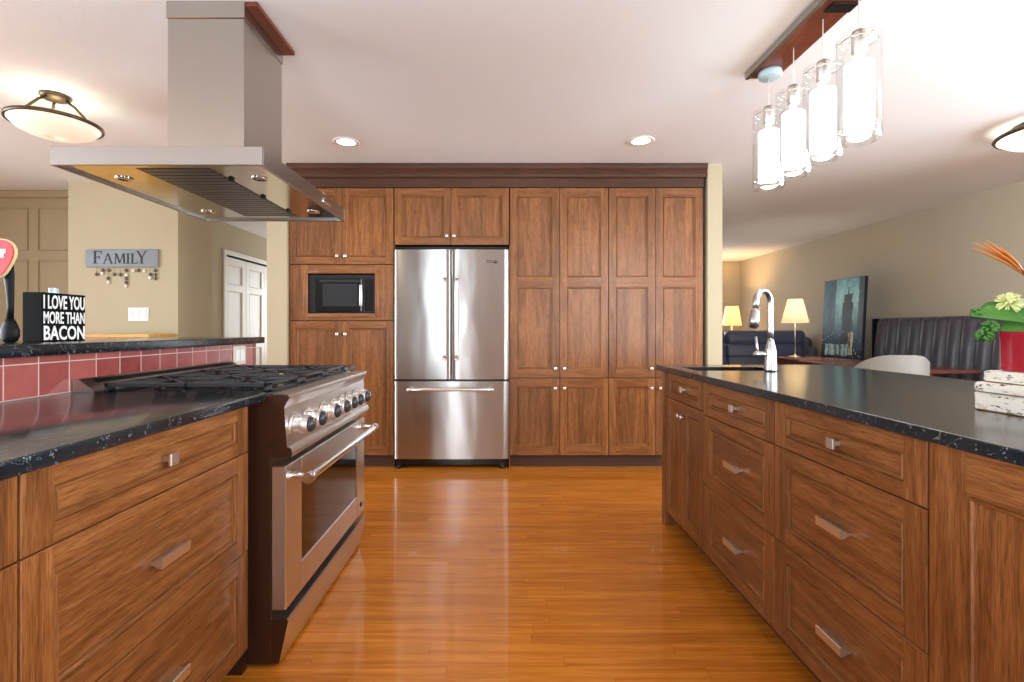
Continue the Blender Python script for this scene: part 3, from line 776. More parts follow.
# stone top with the sink cut-out
def slab(name, x0, x1, y0, y1, z0, z1, label, hole=None):
    mb = MB()
    if hole:
        a, b, c, d = hole
        b_ = 0.004
        t = bmesh.new()
        O = [(x0, y0), (x1, y0), (x1, y1), (x0, y1)]; I = [(a, c), (b, c), (b, d), (a, d)]
        for z in (z0, z1):
            for k in range(4):
                j = (k + 1) % 4
                t.faces.new([t.verts.new((*p, z)) for p in (O[k], O[j], I[j], I[k])])
        for R in (O, I):
            for k in range(4):
                j = (k + 1) % 4
                t.faces.new([t.verts.new((*R[k], z0)), t.verts.new((*R[j], z0)), t.verts.new((*R[j], z1)), t.verts.new((*R[k], z1))])
        bmesh.ops.remove_doubles(t, verts=t.verts, dist=1e-5)
        bmesh.ops.recalc_face_normals(t, faces=t.faces)
        es = [e for e in t.edges if e.calc_face_angle(0) > 0.5 and all((abs(v.co.x - x0) < 1e-4 or abs(v.co.x - x1) < 1e-4) and (abs(v.co.y - y0) < 1e-4 or abs(v.co.y - y1) < 1e-4) for v in e.verts)]
        bmesh.ops.bevel(t, geom=es, offset=b_, segments=2, affect='EDGES', profile=0.5)
        mb.add(t)
    else:
        mb.box(x0, x1, y0, y1, z0, z1, 0, 0.004, 2)
    o = mb.build(name, GRANITE, origin=((x0 + x1) / 2, (y0 + y1) / 2, z0))
    return tag(o, label, 'countertop')
SK = (0.965, 1.385, 2.432, 2.668)
slab('countertop', 0.888, 1.885, 0.22, 2.842, TOPU + 0.0003, 0.909, 'black granite island worktop with the sink and faucet', SK)
mb = MB()
a, b, c, d = SK
zt, zb, w = 0.8795, 0.70, 0.004
# open basin: inner and outer skins
def basin(mb, a, b, c, d, zt, zb, w):
    for (p, q, r, s_) in ((a, b, c, d), (a - w, b + w, c - w, d + w)):
        z = zb if p == a else zb - w
        P = [(p, r), (q, r), (q, s_), (p, s_)]
        for k in range(4):
            j = (k + 1) % 4
            mb.face([(*P[k], zt), (*P[j], zt), (*P[j], z), (*P[k], z)])
        mb.face([(*x, z) for x in P])
    I = [(a, c), (b, c), (b, d), (a, d)]; O = [(a - w, c - w), (b + w, c - w), (b + w, d + w), (a - w, d + w)]
    for k in range(4):
        j = (k + 1) % 4
        mb.face([(*O[k], zt), (*O[j], zt), (*I[j], zt), (*I[k], zt)])
basin(mb, a + 0.002, b - 0.002, c + 0.002, d - 0.002, 0.9085, zb, 0.0012)
sk = thing('sink', (1.165, 2.55, 0.70), 'dark undermount sink sunk into the island worktop', 'sink')
mb.build('basin', BLACKENAMEL, sk)
mb = MB(); mb.lathe([(0.0, 0.7005), (0.035, 0.7005), (0.042, 0.703), (0.045, 0.7005)], (1.165, 2.55, 0), 20); mb.build('drain', CHROME, sk)

# faucet
fx, fy, fz = 1.308, 2.395, 0.909
t = thing('faucet', (fx, fy, fz), 'brushed nickel gooseneck pull-down faucet beside the island sink', 'faucet')
mb = MB()
mb.lathe([(0.026, 0), (0.029, 0.002), (0.029, 0.010), (0.027, 0.05), (0.026, 0.095), (0.021, 0.125), (0.015, 0.145), (0.0145, 0.16)], (fx, fy, fz), 24)
mb.build('base', BRUSHN, t)
dirx = Vector((-0.85, -0.527, 0)).normalized()
R = 0.062
P = [Vector((fx, fy, fz + z)) for z in (0.155, 0.20, 0.26, 0.31)]
cz = fz + 0.332
for k in range(0, 13):
    an = PI * k / 12
    P.append(Vector((fx, fy, cz)) + dirx * (R - R * math.cos(an)) + Vector((0, 0, R * math.sin(an))))
e = P[-1]; P.append(e + Vector((0, 0, -0.03)) + dirx * 0.004)
mb = MB(); mb.tube(P, 0.0135, 16); mb.build('spout', BRUSHN, t)
mb = MB(); e = P[-1]
mb.tube([e, e + Vector((0, 0, -0.012)) + dirx * 0.002, e + Vector((0, 0, -0.055)) + dirx * 0.010, e + Vector((0, 0, -0.085)) + dirx * 0.015], [0.0145, 0.019, 0.022, 0.020], 16)
sp = mb.build('spray_head', BRUSHN, t)
e2 = e + Vector((0, 0, -0.085)) + dirx * 0.015
mb = MB(); mb.tube([e2, e2 + Vector((0, 0, -0.006)) + dirx * 0.001], [0.017, 0.016], 16); mb.build('nozzle', BLACKPL, sp)
hd = Vector((-1, -0.10, 0)).normalized(); h0 = Vector((fx, fy, fz + 0.085))
mb = MB(); mb.tube([h0 + hd * 0.02, h0 + hd * 0.045, h0 + hd * 0.075, h0 + hd * 0.086], [0.012, 0.014, 0.014, 0.009], 14)
l0 = h0 + hd * 0.066
mb.tube([l0, l0 + Vector((-0.004, 0, 0.03)), l0 + Vector((-0.010, 0, 0.085))], [0.006, 0.0055, 0.0065], 10)
mb.build('lever', BRUSHN, t)

# slabs of white bark wood, red pot and flowers on the island
def bark(x0, x1, y0, y1, z0, z1, label, seed, slope=0.0):
    rnd = random.Random(seed); mb = MB(); n = 40; rings = []
    cx, cy = (x0 + x1) / 2, (y0 + y1) / 2; hx, hy = (x1 - x0) / 2, (y1 - y0) / 2
    jit = [rnd.uniform(-0.004, 0.003) for _ in range(n)]
    for k, (z, s_) in enumerate(((z0, 0.955), (z0 + 0.003, 0.985), ((z0 + z1) / 2, 1.0), (z1 - 0.003, 0.985), (z1, 0.95))):
        r = []
        for i in range(n):
            an = 2 * PI * i / n; c_, s2 = math.cos(an), math.sin(an)
            ex = 0.30
            px = hx * math.copysign(abs(c_) ** ex, c_); py = hy * math.copysign(abs(s2) ** ex, s2)
            q = s_ + (jit[i] + rnd.uniform(-0.002, 0.002)) / max(hx, hy) * (1 if 0 < k < 4 else 0.6)
            r.append(Vector((cx + px * q, cy + py * q, z)))
        rings.append(r)
    mb.loft(rings[:2], 1, True, True); mb.loft(rings[1:], 0, True, True)
    o = mb.build('wood_slab', [BARK, BARKE], origin=(cx, cy, z0), angle=50)
    return tag(o, label, 'wood slab', 'white bark slabs under the red pot')
bark(1.216, 1.450, 1.065, 1.285, 0.9092, 0.955, 'thick white bark wood slab lying on the island, bottom of its stack', 1)
bark(1.208, 1.445, 1.070, 1.275, 0.9557, 0.981, 'thin white bark wood slab between two others under the red pot', 2)
bark(1.228, 1.445, 1.080, 1.272, 0.9817, 1.010, 'white bark wood slab directly under the red pot, top of its stack', 3)

vs = thing('flower_pot', (1.314, 1.185, 1.0105), 'red square ceramic pot standing on white bark slabs on the island', 'pot')
mb = MB()
def sq(h, z, c=(1.314, 1.185), r=0.012):
    out = []
    for (sx, sy, a0) in ((1, 1, 0), (-1, 1, 90), (-1, -1, 180), (1, -1, 270)):
        for k in range(4):
            an = math.radians(a0 + 30 * k)
            out.append(Vector((c[0] + sx * (h - r) + r * math.cos(an), c[1] + sy * (h - r) + r * math.sin(an), z)))
    return out
zp = 1.0105
mb.loft([sq(0.056, zp), sq(0.059, zp + 0.004), sq(0.060, zp + 0.080), sq(0.061, zp + 0.084), sq(0.061, zp + 0.099), sq(0.055, zp + 0.099), sq(0.053, zp + 0.068)], 0, True, True)
mb.build('pot', RED_CER, vs, angle=35)

def leaf(mb, pts, widths, m=0, up=Vector((0, 0, 1)), fold=0.25, lat=None):
    pts = [Vector(p) for p in pts]; rows = []
    for i, p in enumerate(pts):
        d = (pts[min(i + 1, len(pts) - 1)] - pts[max(i - 1, 0)]).normalized()
        s_ = (lat - d * lat.dot(d)).normalized() if lat is not None else d.cross(up).normalized()
        nn = s_.cross(d).normalized(); w = widths[i]
        rows.append([p - s_ * w + nn * (fold * w), p - s_ * w * 0.5 + nn * (fold * w * 0.3), p, p + s_ * w * 0.5 + nn * (fold * w * 0.3), p + s_ * w + nn * (fold * w)])
    thick = []
    for r in rows:
        d = (r[2] - r[0]).cross(Vector((0.0, 0.0, 1.0)))
        low = [q - up * 0.0015 for q in reversed(r)]
        thick.append(r + low)
    mb.loft(thick, m, True, True)
fl = thing('flower_arrangement', (1.325, 1.185, 1.095), 'orange bird of paradise flowers with green leaves in the red pot', 'flowers')
mb = MB()
leaf(mb, [(1.345, 1.19, 1.10), (1.325, 1.205, 1.138), (1.285, 1.225, 1.158), (1.235, 1.24, 1.160), (1.190, 1.245, 1.152)], [0.006, 0.024, 0.034, 0.026, 0.004], 0, Vector((0, 0, 1)), 0.2, Vector((0.3, 0.5, 0.85)))
mb.build('leaf', LEAF, fl)
mb = MB()
leaf(mb, [(1.35, 1.18, 1.10), (1.345, 1.17, 1.155), (1.318, 1.165, 1.195), (1.283, 1.16, 1.215)], [0.006, 0.036, 0.046, 0.01], 0, Vector((0, 0, 1)), 0.2, Vector((0.1, 1, 0.3)))
mb.build('leaf', LEAF_D, fl)
mb = MB()
leaf(mb, [(1.36, 1.19, 1.09), (1.33, 1.22, 1.125), (1.29, 1.235, 1.128), (1.258, 1.24, 1.115)], [0.006, 0.022, 0.026, 0.006], 0, Vector((0, 0, 1)), 0.25, Vector((0.3, 0.5, 0.8)))
mb.build('leaf', LEAF, fl)
def frill(c, r, n, mat, name, seed):
    rnd = random.Random(seed); mb = MB()
    for k in range(n):
        d = Vector((rnd.uniform(-1, 1), rnd.uniform(-1, 1), rnd.uniform(-0.7, 1))).normalized()
        e = Vector(c) + d * r
        mid = Vector(c) + d * r * 0.55
        mb.tube([Vector(c), mid, e - Vector((0, 0, 0.002)), e], [0.0015, 0.0032, 0.003, 0.0008], 6)
    return mb.build(name, mat, fl)
frill((1.272, 1.232, 1.182), 0.027, 80, LIME, 'blossom', 3)
frill((1.205, 1.247, 1.160), 0.013, 40, LEAF, 'moss_sprig', 4)
frill((1.232, 1.252, 1.100), 0.019, 60, LEAF, 'moss_sprig', 5)
frill((1.242, 1.250, 1.122), 0.018, 55, LEAF, 'moss_sprig', 6)
mb = MB()
mb.tube([(1.345, 1.19, 1.09), (1.350, 1.195, 1.16), (1.335, 1.20, 1.215), (1.305, 1.205, 1.236)], [0.006, 0.006, 0.007, 0.006], 10)
st = mb.build('stem', LEAF_D, fl)
mb = MB()
leaf(mb, [(1.325, 1.203, 1.222), (1.290, 1.207, 1.243), (1.262, 1.210, 1.268), (1.246, 1.212, 1.288)], [0.007, 0.012, 0.009, 0.002], 0, Vector((0, 0, 1)), 0.5, Vector((0.2, 0.9, 0.3)))
mb.build('bract', ORANGE_R, fl)
tips = [(1.166, 1.215, 1.318), (1.178, 1.225, 1.334), (1.172, 1.195, 1.327), (1.186, 1.205, 1.339), (1.196, 1.22, 1.325), (1.205, 1.19, 1.318)]
for k, tp in enumerate(tips):
    mb = MB(); b0 = Vector((1.285, 1.207, 1.248)); tp = Vector(tp)
    m1 = b0.lerp(tp, 0.4) + Vector((0, 0, 0.004)); m2 = b0.lerp(tp, 0.75)
    leaf(mb, [b0, m1, m2, tp], [0.003, 0.0065, 0.005, 0.0006], 0, Vector((0, 0, 1)), 0.5, Vector((0.2, 0.9, 0.3)))
    mb.build('petal', ORANGE, fl)

# ------------------------------------------------------------------ left run: drawers, stone top, tiled bar wall
LX = -0.82
FL = Fr((LX, 0, 0), (0, 1, 0), (1, 0, 0))
def left_body(t, y0, y1):
    mb = MB(); mb.box(-1.415, LX - 0.021, y0, y1, 0.085, TOPU); mb.build('carcass', GAPM, t)
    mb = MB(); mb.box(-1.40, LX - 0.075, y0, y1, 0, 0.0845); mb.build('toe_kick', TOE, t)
t = bank(FL, 'drawer_cabinet', 0.832, 1.578, 'wide oak three-drawer cabinet beside the steel range', left_body)
mb = MB(); mb.box(-1.41, LX - 0.022, 1.5785, 1.609, 0.0, TOPU); mb.build('filler_strip', RANGE_SIDE, t)
t = thing('base_cabinet', (-1.12, 0.5, 0), 'oak base cabinet under the granite top, cut off by the photo edge', 'cabinet')
left_body(t, 0.20, 0.830)
drawer(FL, t, 0.20, 0.830, 0.722, 0.872, 'tab', 0.040)
mb = MB(); front(mb, FL, 0.2016, 0.8284, 0.088, 0.720, 0.062); d = mb.build('door', [WZ, WY], t); small_knob(FL, 0.25, 0.655, d)
slab('countertop', -1.4185, -0.778, 0.15, 1.609, TOPU + 0.0003, 0.909, 'black granite worktop over the drawers in front of the red tiles')
t = thing('filler_cabinet', (-1.12, 2.68, 0), 'narrow oak base cabinet tucked behind the range', 'cabinet')
mb = MB(); mb.box(-1.415, LX - 0.06, 2.545, 2.80, 0.085, TOPU); mb.build('carcass', WZ, t)
mb = MB(); mb.box(-1.40, LX - 0.10, 2.545, 2.80, 0, 0.0845); mb.build('toe_kick', TOE, t)
slab('countertop', -1.4185, -0.85, 2.542, 2.815, TOPU + 0.0003, 0.909, 'short black granite worktop behind the range')
shell('wall_bar', [(-1.56, -1.428, 0.12, 2.815, 0, 1.034)], WALL)
mb = MB(); mb.box(-1.4275, -1.4195, 0.12, 2.815, 0.9095, 1.0345)
tag(mb.build('tile_backsplash', TILE, origin=(-1.424, 0, 0.840)), 'strip of red square tiles on the bar wall behind the range', 'backsplash')
slab('bar_top', -1.86, -1.385, 0.12, 2.850, 1.0345, 1.070, 'raised black granite bar top above the red tiles')
bpy.data.objects['bar_top']['category'] = 'bar top'

FT = Fr((-1.4195, 0, 0), (0, 1, 0), (1, 0, 0))
t = thing('outlet', (-1.4195, 2.635, 0.975), 'white outlet plate on the red tiles under the bar top', 'outlet')
mb = MB(); FT.box(mb, 2.575, 2.695, 0.925, 1.025, 0, 0.005, 0, 0.002); mb.build('plate', plain('ivory_plate', srgb(222, 206, 190), 0.4), t)
for u in (2.610, 2.660):
    mb = MB(); FT.box(mb, u - 0.017, u + 0.017, 0.945, 1.005, 0.005, 0.008, 0, 0.001); mb.build('socket', WHITEPL, t)

# ------------------------------------------------------------------ range
RY0, RY1 = 1.612, 2.532
t = thing('range', (-1.07, 2.07, 0), 'stainless steel six-burner gas range against the red tile wall', 'range')
mb = MB(); mb.box(-1.40, -0.765, RY0, RY1, 0.012, 0.895, 0, 0.002)
body = mb.build('body', RANGE_SIDE, t)
for y in (RY0 + 0.05, RY1 - 0.05):
    for x in (-1.32, -0.86):
        mb = MB(); mb.cyl((x, y, 0), (x, y, 0.02), 0.02, 0.02, 10); mb.build('foot', BLACKPL, t)
RW = lambda y0: (lambda x, z: Vector((x, y0, z)))
mb = MB()                           # bull-nose front rail with hollow underneath
prof = [(-0.7648, 0.9005), (-0.7648, 0.855), (-0.720, 0.855), (-0.718, 0.862), (-0.712, 0.874), (-0.705, 0.884), (-0.703, 0.892), (-0.708, 0.8985), (-0.718, 0.9005)]
mb.prism(prof, RW(RY0), RW(RY1), 0, False, 1); mb.build('bullnose', [STEEL_Y, RANGE_SIDE], t)
mb = MB()
prof = [(-0.765, 0.8545), (-0.720, 0.8545), (-0.711, 0.727), (-0.765, 0.727)]
mb.prism(prof, RW(RY0), RW(RY1), 0, False, 1)
cp = mb.build('control_panel', [STEEL_Y, RANGE_SIDE], t)
mb = MB()
prof = [(-0.765, 0.7265), (-0.704, 0.7265), (-0.697, 0.722), (-0.694, 0.712), (-0.694, 0.700), (-0.698, 0.694), (-0.765, 0.692)]
mb.prism(prof, RW(RY0), RW(RY1), 0, False, 1); mb.build('trim_rail', [STEEL_Y, RANGE_SIDE], t)
for y in (1.668, 1.778, 1.938, 2.055, 2.160, 2.252, 2.362):
    mb = MB(); x, z = -0.715, 0.792
    mb.lathe([(0.034, 0), (0.034, 0.006), (0.029, 0.009)], (x, y, z), 24, 0, 'X')
    mb.lathe([(0.026, 0.006), (0.025, 0.026), (0.032, 0.032), (0.0335, 0.052), (0.031, 0.057), (0.026, 0.058)], (x, y, z), 24, 0, 'X')
    k = mb.build('knob', NICKEL, t, angle=35)
    mb = MB(); mb.lathe([(0.0268, 0.0570), (0.0255, 0.0640), (0.0205, 0.0705), (0.012, 0.0745), (0.0, 0.0760)], (x, y, z), 20, 0, 'X'); mb.build('knob_face', KNOBFACE, k)
    mb = MB(); mb.box(x + 0.0640, x + 0.0768, y - 0.004, y + 0.004, z + 0.002, z + 0.021); mb.build('pointer', CHROME, k)
# oven door with window
dx = -0.716
D0, D1, Z0, Z1 = RY0 + 0.004, RY1 - 0.004, 0.187, 0.662
wy0, wy1, wz0, wz1 = 1.745, 2.405, 0.292, 0.575
mb = MB()
mb.box(-0.7645, dx, D0, wy0, Z0, Z1, 0, 0.003); mb.box(-0.7645, dx, wy1, D1, Z0, Z1, 0, 0.003)
mb.box(-0.7645, dx, wy0 - 0.001, wy1 + 0.001, Z0, wz0, 0, 0.003); mb.box(-0.7645, dx, wy0 - 0.001, wy1 + 0.001, wz1, Z1, 0, 0.003)
dr = mb.build('oven_door', STEEL_Y, t)
mb = MB(); mb.box(-0.7646, -0.7645 + 0.0002, D0, D1, Z0, Z1); mb.build('door_edge', RANGE_SIDE, dr)
mb = MB(); mb.box(-0.76, dx - 0.004, wy0 - 0.002, wy1 + 0.002, wz0 - 0.002, wz1 + 0.002); mb.build('window', BLACKGLASS, dr)
mb = MB(); hx, hz = -0.652, 0.618
mb.tube([(hx, y, hz) for y in (1.640, 1.70, 2.07, 2.44, 2.500)], 0.0155, 18)
for y in (1.655, 2.485):
    mb.tube([(dx, y, hz + 0.004), (dx + 0.025, y, hz + 0.002), (hx, y, hz)], [0.017, 0.013, 0.013], 14)
    mb.lathe([(0.018, -0.022), (0.0195, -0.018), (0.0195, -0.008), (0.0175, -0.005), (0.0195, -0.002), (0.0195, 0.010), (0.018, 0.014)], (hx, y, hz), 18, 0, 'Y')
mb.build('handle', CHROME, dr, angle=40)
mb = MB(); mb.lathe([(0.012, 0), (0.012, 0.004)], (dx, 2.465, 0.235), 16, 0, 'X'); mb.build('badge', BLACKPL, dr)
mb = MB()
prof = [(-0.765, 0.160), (-0.712, 0.160), (-0.708, 0.152), (-0.738, 0.014), (-0.765, 0.014)]
mb.prism(prof, RW(RY0 + 0.002), RW(RY1 - 0.002), 0, False, 1); mb.build('kick_panel', [STEEL_Y, RANGE_SIDE], t)
# cooktop
mb = MB(); mb.box(-1.345, -0.790, RY0 + 0.004, RY1 - 0.004, 0.895, 0.9005, 0, 0.001); mb.build('cooktop', STEEL_Y, t)
mb = MB(); mb.box(-1.335, -0.800, RY0 + 0.014, 2.462, 0.9007, 0.9025); mb.build('burner_tray', BLACKENAMEL, t)
mb = MB()
prof = [(-1.4165, 0.896), (-1.4165, 0.949), (-1.398, 0.951), (-1.345, 0.912), (-1.340, 0.896)]
mb.prism(prof, RW(RY0), RW(RY1), 0); bg = mb.build('backguard', STEEL_HOOD, t)
mb = MB()
prof = [(-1.390, 0.9452), (-1.388, 0.9470), (-1.374, 0.9365), (-1.376, 0.9345)]
mb.prism(prof, RW(RY0 + 0.05), RW(RY1 - 0.03), 0); mb.build('vent_slot', BLACKENAMEL, bg)
secs = [(1.634, 1.908), (1.911, 2.170), (2.173, 2.452)]
gx0, gx1, gt = -1.330, -0.786, 0.936
for (a, b) in secs:
    mb = MB(); w = 0.011
    for x in (gx0, gx1):
        xa, xb = (x, x + w) if x == gx0 else (x - w, x)
        mb.box(xa, xb, a, b, gt - 0.010, gt, 0, 0.002); mb.box(xa, xb, a, b, 0.9027, 0.912, 0, 0.001)
        for y in (a, b - 0.035): mb.box(xa, xb, y, y + 0.035, 0.9027, gt - 0.001)
    for y in (a, b - w): mb.box(gx0, gx1, y, y + w, gt - 0.014, gt, 0, 0.002)
    mb.box((gx0 + gx1) / 2 - w / 2, (gx0 + gx1) / 2 + w / 2, a, b, gt - 0.014, gt, 0, 0.002)
    cy = (a + b) / 2
    for cx in (gx0 + 0.137, gx1 - 0.137):
        for an in range(0, 360, 45):
            c_, s_ = math.cos(math.radians(an)), math.sin(math.radians(an))
            if an % 90 == 0: L0, L1 = 0.032, 0.128
            else: L0, L1 = 0.045, 0.165
            if an in (90, 270): L1 = (b - a) / 2 - 0.006
            p, q = Vector((cx + c_ * L0, cy + s_ * L0, gt - 0.006)), Vector((cx + c_ * L1, cy + s_ * L1, gt - 0.006))
            if abs(q.y - cy) > (b - a) / 2 - 0.006:
                k = ((b - a) / 2 - 0.006) / abs(q.y - cy); q = Vector((cx + (q.x - cx) * k, cy + (q.y - cy) * k, q.z))
            if abs(an % 180 - 0) < 1 or True:
                d = (q - p); L = d.length; M = Matrix.Translation(p) @ Matrix.Rotation(math.atan2(d.y, d.x), 4, 'Z')
                mb.box(0, L, -0.005, 0.005, -0.006, 0.006, 0, 0.0015, 1, M)
    mb.build('grate', BLACKIRON, t)
    for cx in (gx0 + 0.137, gx1 - 0.137):
        mb = MB(); mb.lathe([(0.055, 0.9027), (0.055, 0.906), (0.046, 0.908), (0.042, 0.914), (0.040, 0.917), (0.0, 0.9175)], (cx, cy, 0), 24); mb.build('burner', BLACKENAMEL, t)

# ------------------------------------------------------------------ hood
hx0, hx1, hy0, hy1, hz0 = -1.562, -0.832, 1.688, 2.578, 1.681
t = thing('range_hood', (-1.195, 2.13, hz0), 'stainless steel island hood with square chimney above the range', 'range hood')
mb = MB(); hz1 = hz0 + 0.064
w = 0.012
for (a, b, c, d) in ((hx0, hx1, hy0, hy0 + w), (hx0, hx1, hy1 - w, hy1), (hx0, hx0 + w, hy0 + w, hy1 - w), (hx1 - w, hx1, hy0 + w, hy1 - w)):
    mb.box(a, b, c, d, hz0, hz1, 0, 0.0015)
mb.box(hx0 + w, hx1 - w, hy0 + w, hy1 - w, hz1 - 0.006, hz1)
can = mb.build('canopy', STEEL_HOOD, t)
FX0, FX1, FY0, FY1 = -1.315, -1.045, 1.75, 2.50
mb = MB(); zi = hz0 + 0.010
for (a, b, c, d) in ((hx0 + w, FX0, hy0 + w, hy1 - w), (FX1, hx1 - w, hy0 + w, hy1 - w), (FX0, FX1, hy0 + w, FY0), (FX0, FX1, FY1, hy1 - w)):
    mb.box(a, b, c, d, zi, zi + 0.004)
mb.build('underside_panel', STEEL_MIRROR, t)
mb = MB(); n = 20; p_ = (FY1 - FY0) / n
for k in range(n):
    y = FY0 + p_ * k
    mb.box(FX0 + 0.004, FX1 - 0.004, y + 0.004, y + p_ - 0.004, zi - 0.003, zi + 0.006, 0, 0.003)
mb.box(FX0, FX1, FY0, FY1, zi + 0.006, zi + 0.010)
mb.build('baffle_filter', BAFFLE, t)
for y in (1.88, 2.13, 2.38):
    mb = MB(); mb.box(FX1 - 0.004, FX1 + 0.012, y - 0.012, y + 0.012, zi - 0.010, zi, 0, 0.003); mb.build('latch', BLACKPL, t)
for x, y in ((-1.445, 1.87), (-1.445, 2.40), (-0.93, 1.87), (-0.93, 2.40)):
    mb = MB(); mb.lathe([(0.030, 0.0), (0.030, -0.004), (0.024, -0.005), (0.022, -0.002), (0.0, -0.002)], (x, y, zi), 20); mb.build('lamp_lens', CHROME, t)
mb = MB(); mb.box(hx1, hx1 + 0.004, 2.26, 2.36, hz0 + 0.022, hz0 + 0.042, 0, 0.002, 2); mb.build('control_button', CHROME, t)
mb = MB(); mb.box(hx1 - 0.03, hx1 - 0.008, 2.29, 2.32, hz1, hz1 + 0.012, 0, 0.002); mb.build('switch', plain('tan_switch', srgb(196, 160, 132), 0.5), t)
cx0, cx1, cy0, cy1 = -1.344, -1.039, 1.963, 2.303
mb = MB(); mb.box(cx0, cx1, cy0, cy1, hz1, 2.36, 0, 0.002); mb.build('chimney', STEEL_CHIM, t)
mb = MB(); mb.box(cx0 - 0.004, cx1 + 0.004, cy0 - 0.004, cy1 + 0.004, 2.36, 2.4295, 0, 0.002); mb.build('chimney_sleeve', STEEL_CHIM, t)
mb = MB(); mb.prism([(cx1 + 0.0045, 1.966), (-0.986, 1.966), (-0.986, 2.322), (-1.343, 2.322), (-1.343, cy1 + 0.0045), (cx1 + 0.0045, cy1 + 0.0045)], lambda a, b: Vector((a, b, 2.412)), lambda a, b: Vector((a, b, 2.4295)))
tag(mb.build('ceiling_board', RED_WOOD, origin=(-1.18, 2.14, 2.412)), 'reddish brown wooden board on the ceiling around the hood chimney', 'board')

# ------------------------------------------------------------------ things on the bar top
# box sign
sx0, sx1, sy0, sy1, sz0, sz1 = -1.690, -1.620, 1.722, 1.902, 1.0705, 1.246
t = thing('box_sign', (-1.655, 1.81, sz0), 'black box sign with white lettering standing on the bar top', 'sign')
mb = MB(); mb.box(sx0, sx1, sy0, sy1, sz0, sz1, 0, 0.002); mb.build('box', BLACK_M, t)
def text_part(txt, place, height, width, mat, parent, name='lettering', depth=0.0012, bold=0.012):
    """letters as a thin mesh; place(u, v, n) gives a world point, u from 0 to width"""
    cu = bpy.data.curves.new('text', 'FONT'); cu.body = txt; cu.size = 1.0; cu.offset = bold; cu.extrude = 0.5; cu.resolution_u = 3
    ob = bpy.data.objects.new('text', cu); COL.objects.link(ob)
    bpy.context.view_layer.update()
    dg = bpy.context.evaluated_depsgraph_get()
    me = bpy.data.meshes.new_from_object(ob.evaluated_get(dg))
    bpy.data.objects.remove(ob); bpy.data.curves.remove(cu)
    xs = [v.co.x for v in me.vertices]; ys = [v.co.y for v in me.vertices]
    ax, bx_, ay, by = min(xs), max(xs), min(ys), max(ys)
    org = ORG[parent.name]
    for v in me.vertices:
        u = (v.co.x - ax) / (bx_ - ax) * width; w_ = (v.co.y - ay) / (by - ay) * height
        v.co = place(u, w_, (v.co.z + 0.5) * depth) - org
    me.name = name; me.materials.clear(); me.materials.append(mat)
    o = bpy.data.objects.new(name, me); COL.objects.link(o); o.parent = parent; ORG[o.name] = org
    return o
for txt, z, h, y0, w in (('I LOVE YOU', 1.188, 0.050, 1.727, 0.170), ('MORE THAN', 1.135, 0.044, 1.727, 0.170), ('BACON', 1.076, 0.052, 1.728, 0.169)):
    text_part(txt, lambda u, v, n, z=z, y0=y0: Vector((sx1 + n, y0 + u, z + v)), h, w, PAINT_W, t, bold=0.022)

# black spoon ornament with the red plaque
t = thing('spoon_ornament', (-1.625, 1.612, 1.0705), 'black wooden spoon ornament with a red plaque, beside the box sign', 'ornament')
cx, cy, zb = -1.625, 1.615, 1.0705
mb = MB()
rings = []
for z, rx, ry in ((0.0, 0.012, 0.010), (0.006, 0.021, 0.016), (0.022, 0.029, 0.018), (0.045, 0.029, 0.016), (0.066, 0.020, 0.012), (0.080, 0.011, 0.009)):
    rings.append([Vector((cx + rx * math.cos(a), cy + ry * math.sin(a), zb + z)) for a in [2 * PI * k / 20 for k in range(20)]])
mb.loft(rings); mb.build('spoon_bowl', SPOONB, t)
mb = MB(); rings = []
for z, rx, ry, ox in ((0.074, 0.011, 0.008, 0.0), (0.12, 0.010, 0.007, 0.002), (0.17, 0.013, 0.008, 0.0), (0.22, 0.018, 0.008, -0.004), (0.262, 0.020, 0.008, -0.008), (0.275, 0.012, 0.006, -0.009)):
    rings.append([Vector((cx + ox + rx * math.cos(a), cy + ry * math.sin(a), zb + z)) for a in [2 * PI * k / 16 for k in range(16)]])
mb.loft(rings); mb.build('spoon_handle', SPOONB, t)
pc = Vector((-1.656, 1.600, 1.352))
def plaque(s_):
    pts = []
    for k in range(36):
        a = 2 * PI * k / 36
        r = 0.062 * (1 + 0.10 * math.cos(3 * (a - PI / 2) + PI))
        pts.append((r * math.cos(a) * s_, r * math.sin(a) * s_))
    return pts
mb = MB(); mb.prism(plaque(1.06), lambda u, v: pc + Vector((u, 0.004, v)), lambda u, v: pc + Vector((u, -0.004, v)))
pq = mb.build('plaque_rim', CREAM, t)
mb = MB(); mb.prism(plaque(1.0), lambda u, v: pc + Vector((u, -0.0041, v)), lambda u, v: pc + Vector((u, -0.008, v)))
mb.build('plaque_face', RED_P, pq)
mb = MB()
for (u0, u1, v0, v1) in ((-0.045, -0.030, -0.002, 0.022), (-0.024, -0.009, -0.002, 0.022), (-0.003, 0.012, -0.002, 0.024), (0.018, 0.040, 0.010, 0.024), (0.022, 0.034, -0.004, 0.010), (-0.03, 0.0, -0.024, -0.014)):
    mb.box(pc.x + u0, pc.x + u1, pc.y - 0.0095, pc.y - 0.008, pc.z + v0, pc.z + v1)
mb.build('plaque_letters', PAINT_W, pq)

mb = MB(); mb.lathe([(0.026, 0), (0.028, 0.004), (0.028, 0.09), (0.024, 0.12), (0.011, 0.145), (0.010, 0.18), (0.015, 0.184), (0.015, 0.204), (0.008, 0.208)], (-1.765, 1.925, 1.0705), 20)
tag(mb.build('glass_bottle', BLUE_GLASS, origin=(-1.765, 1.925, 1.0705), angle=45), 'pale blue glass bottle peeking over the top of the box sign', 'bottle')

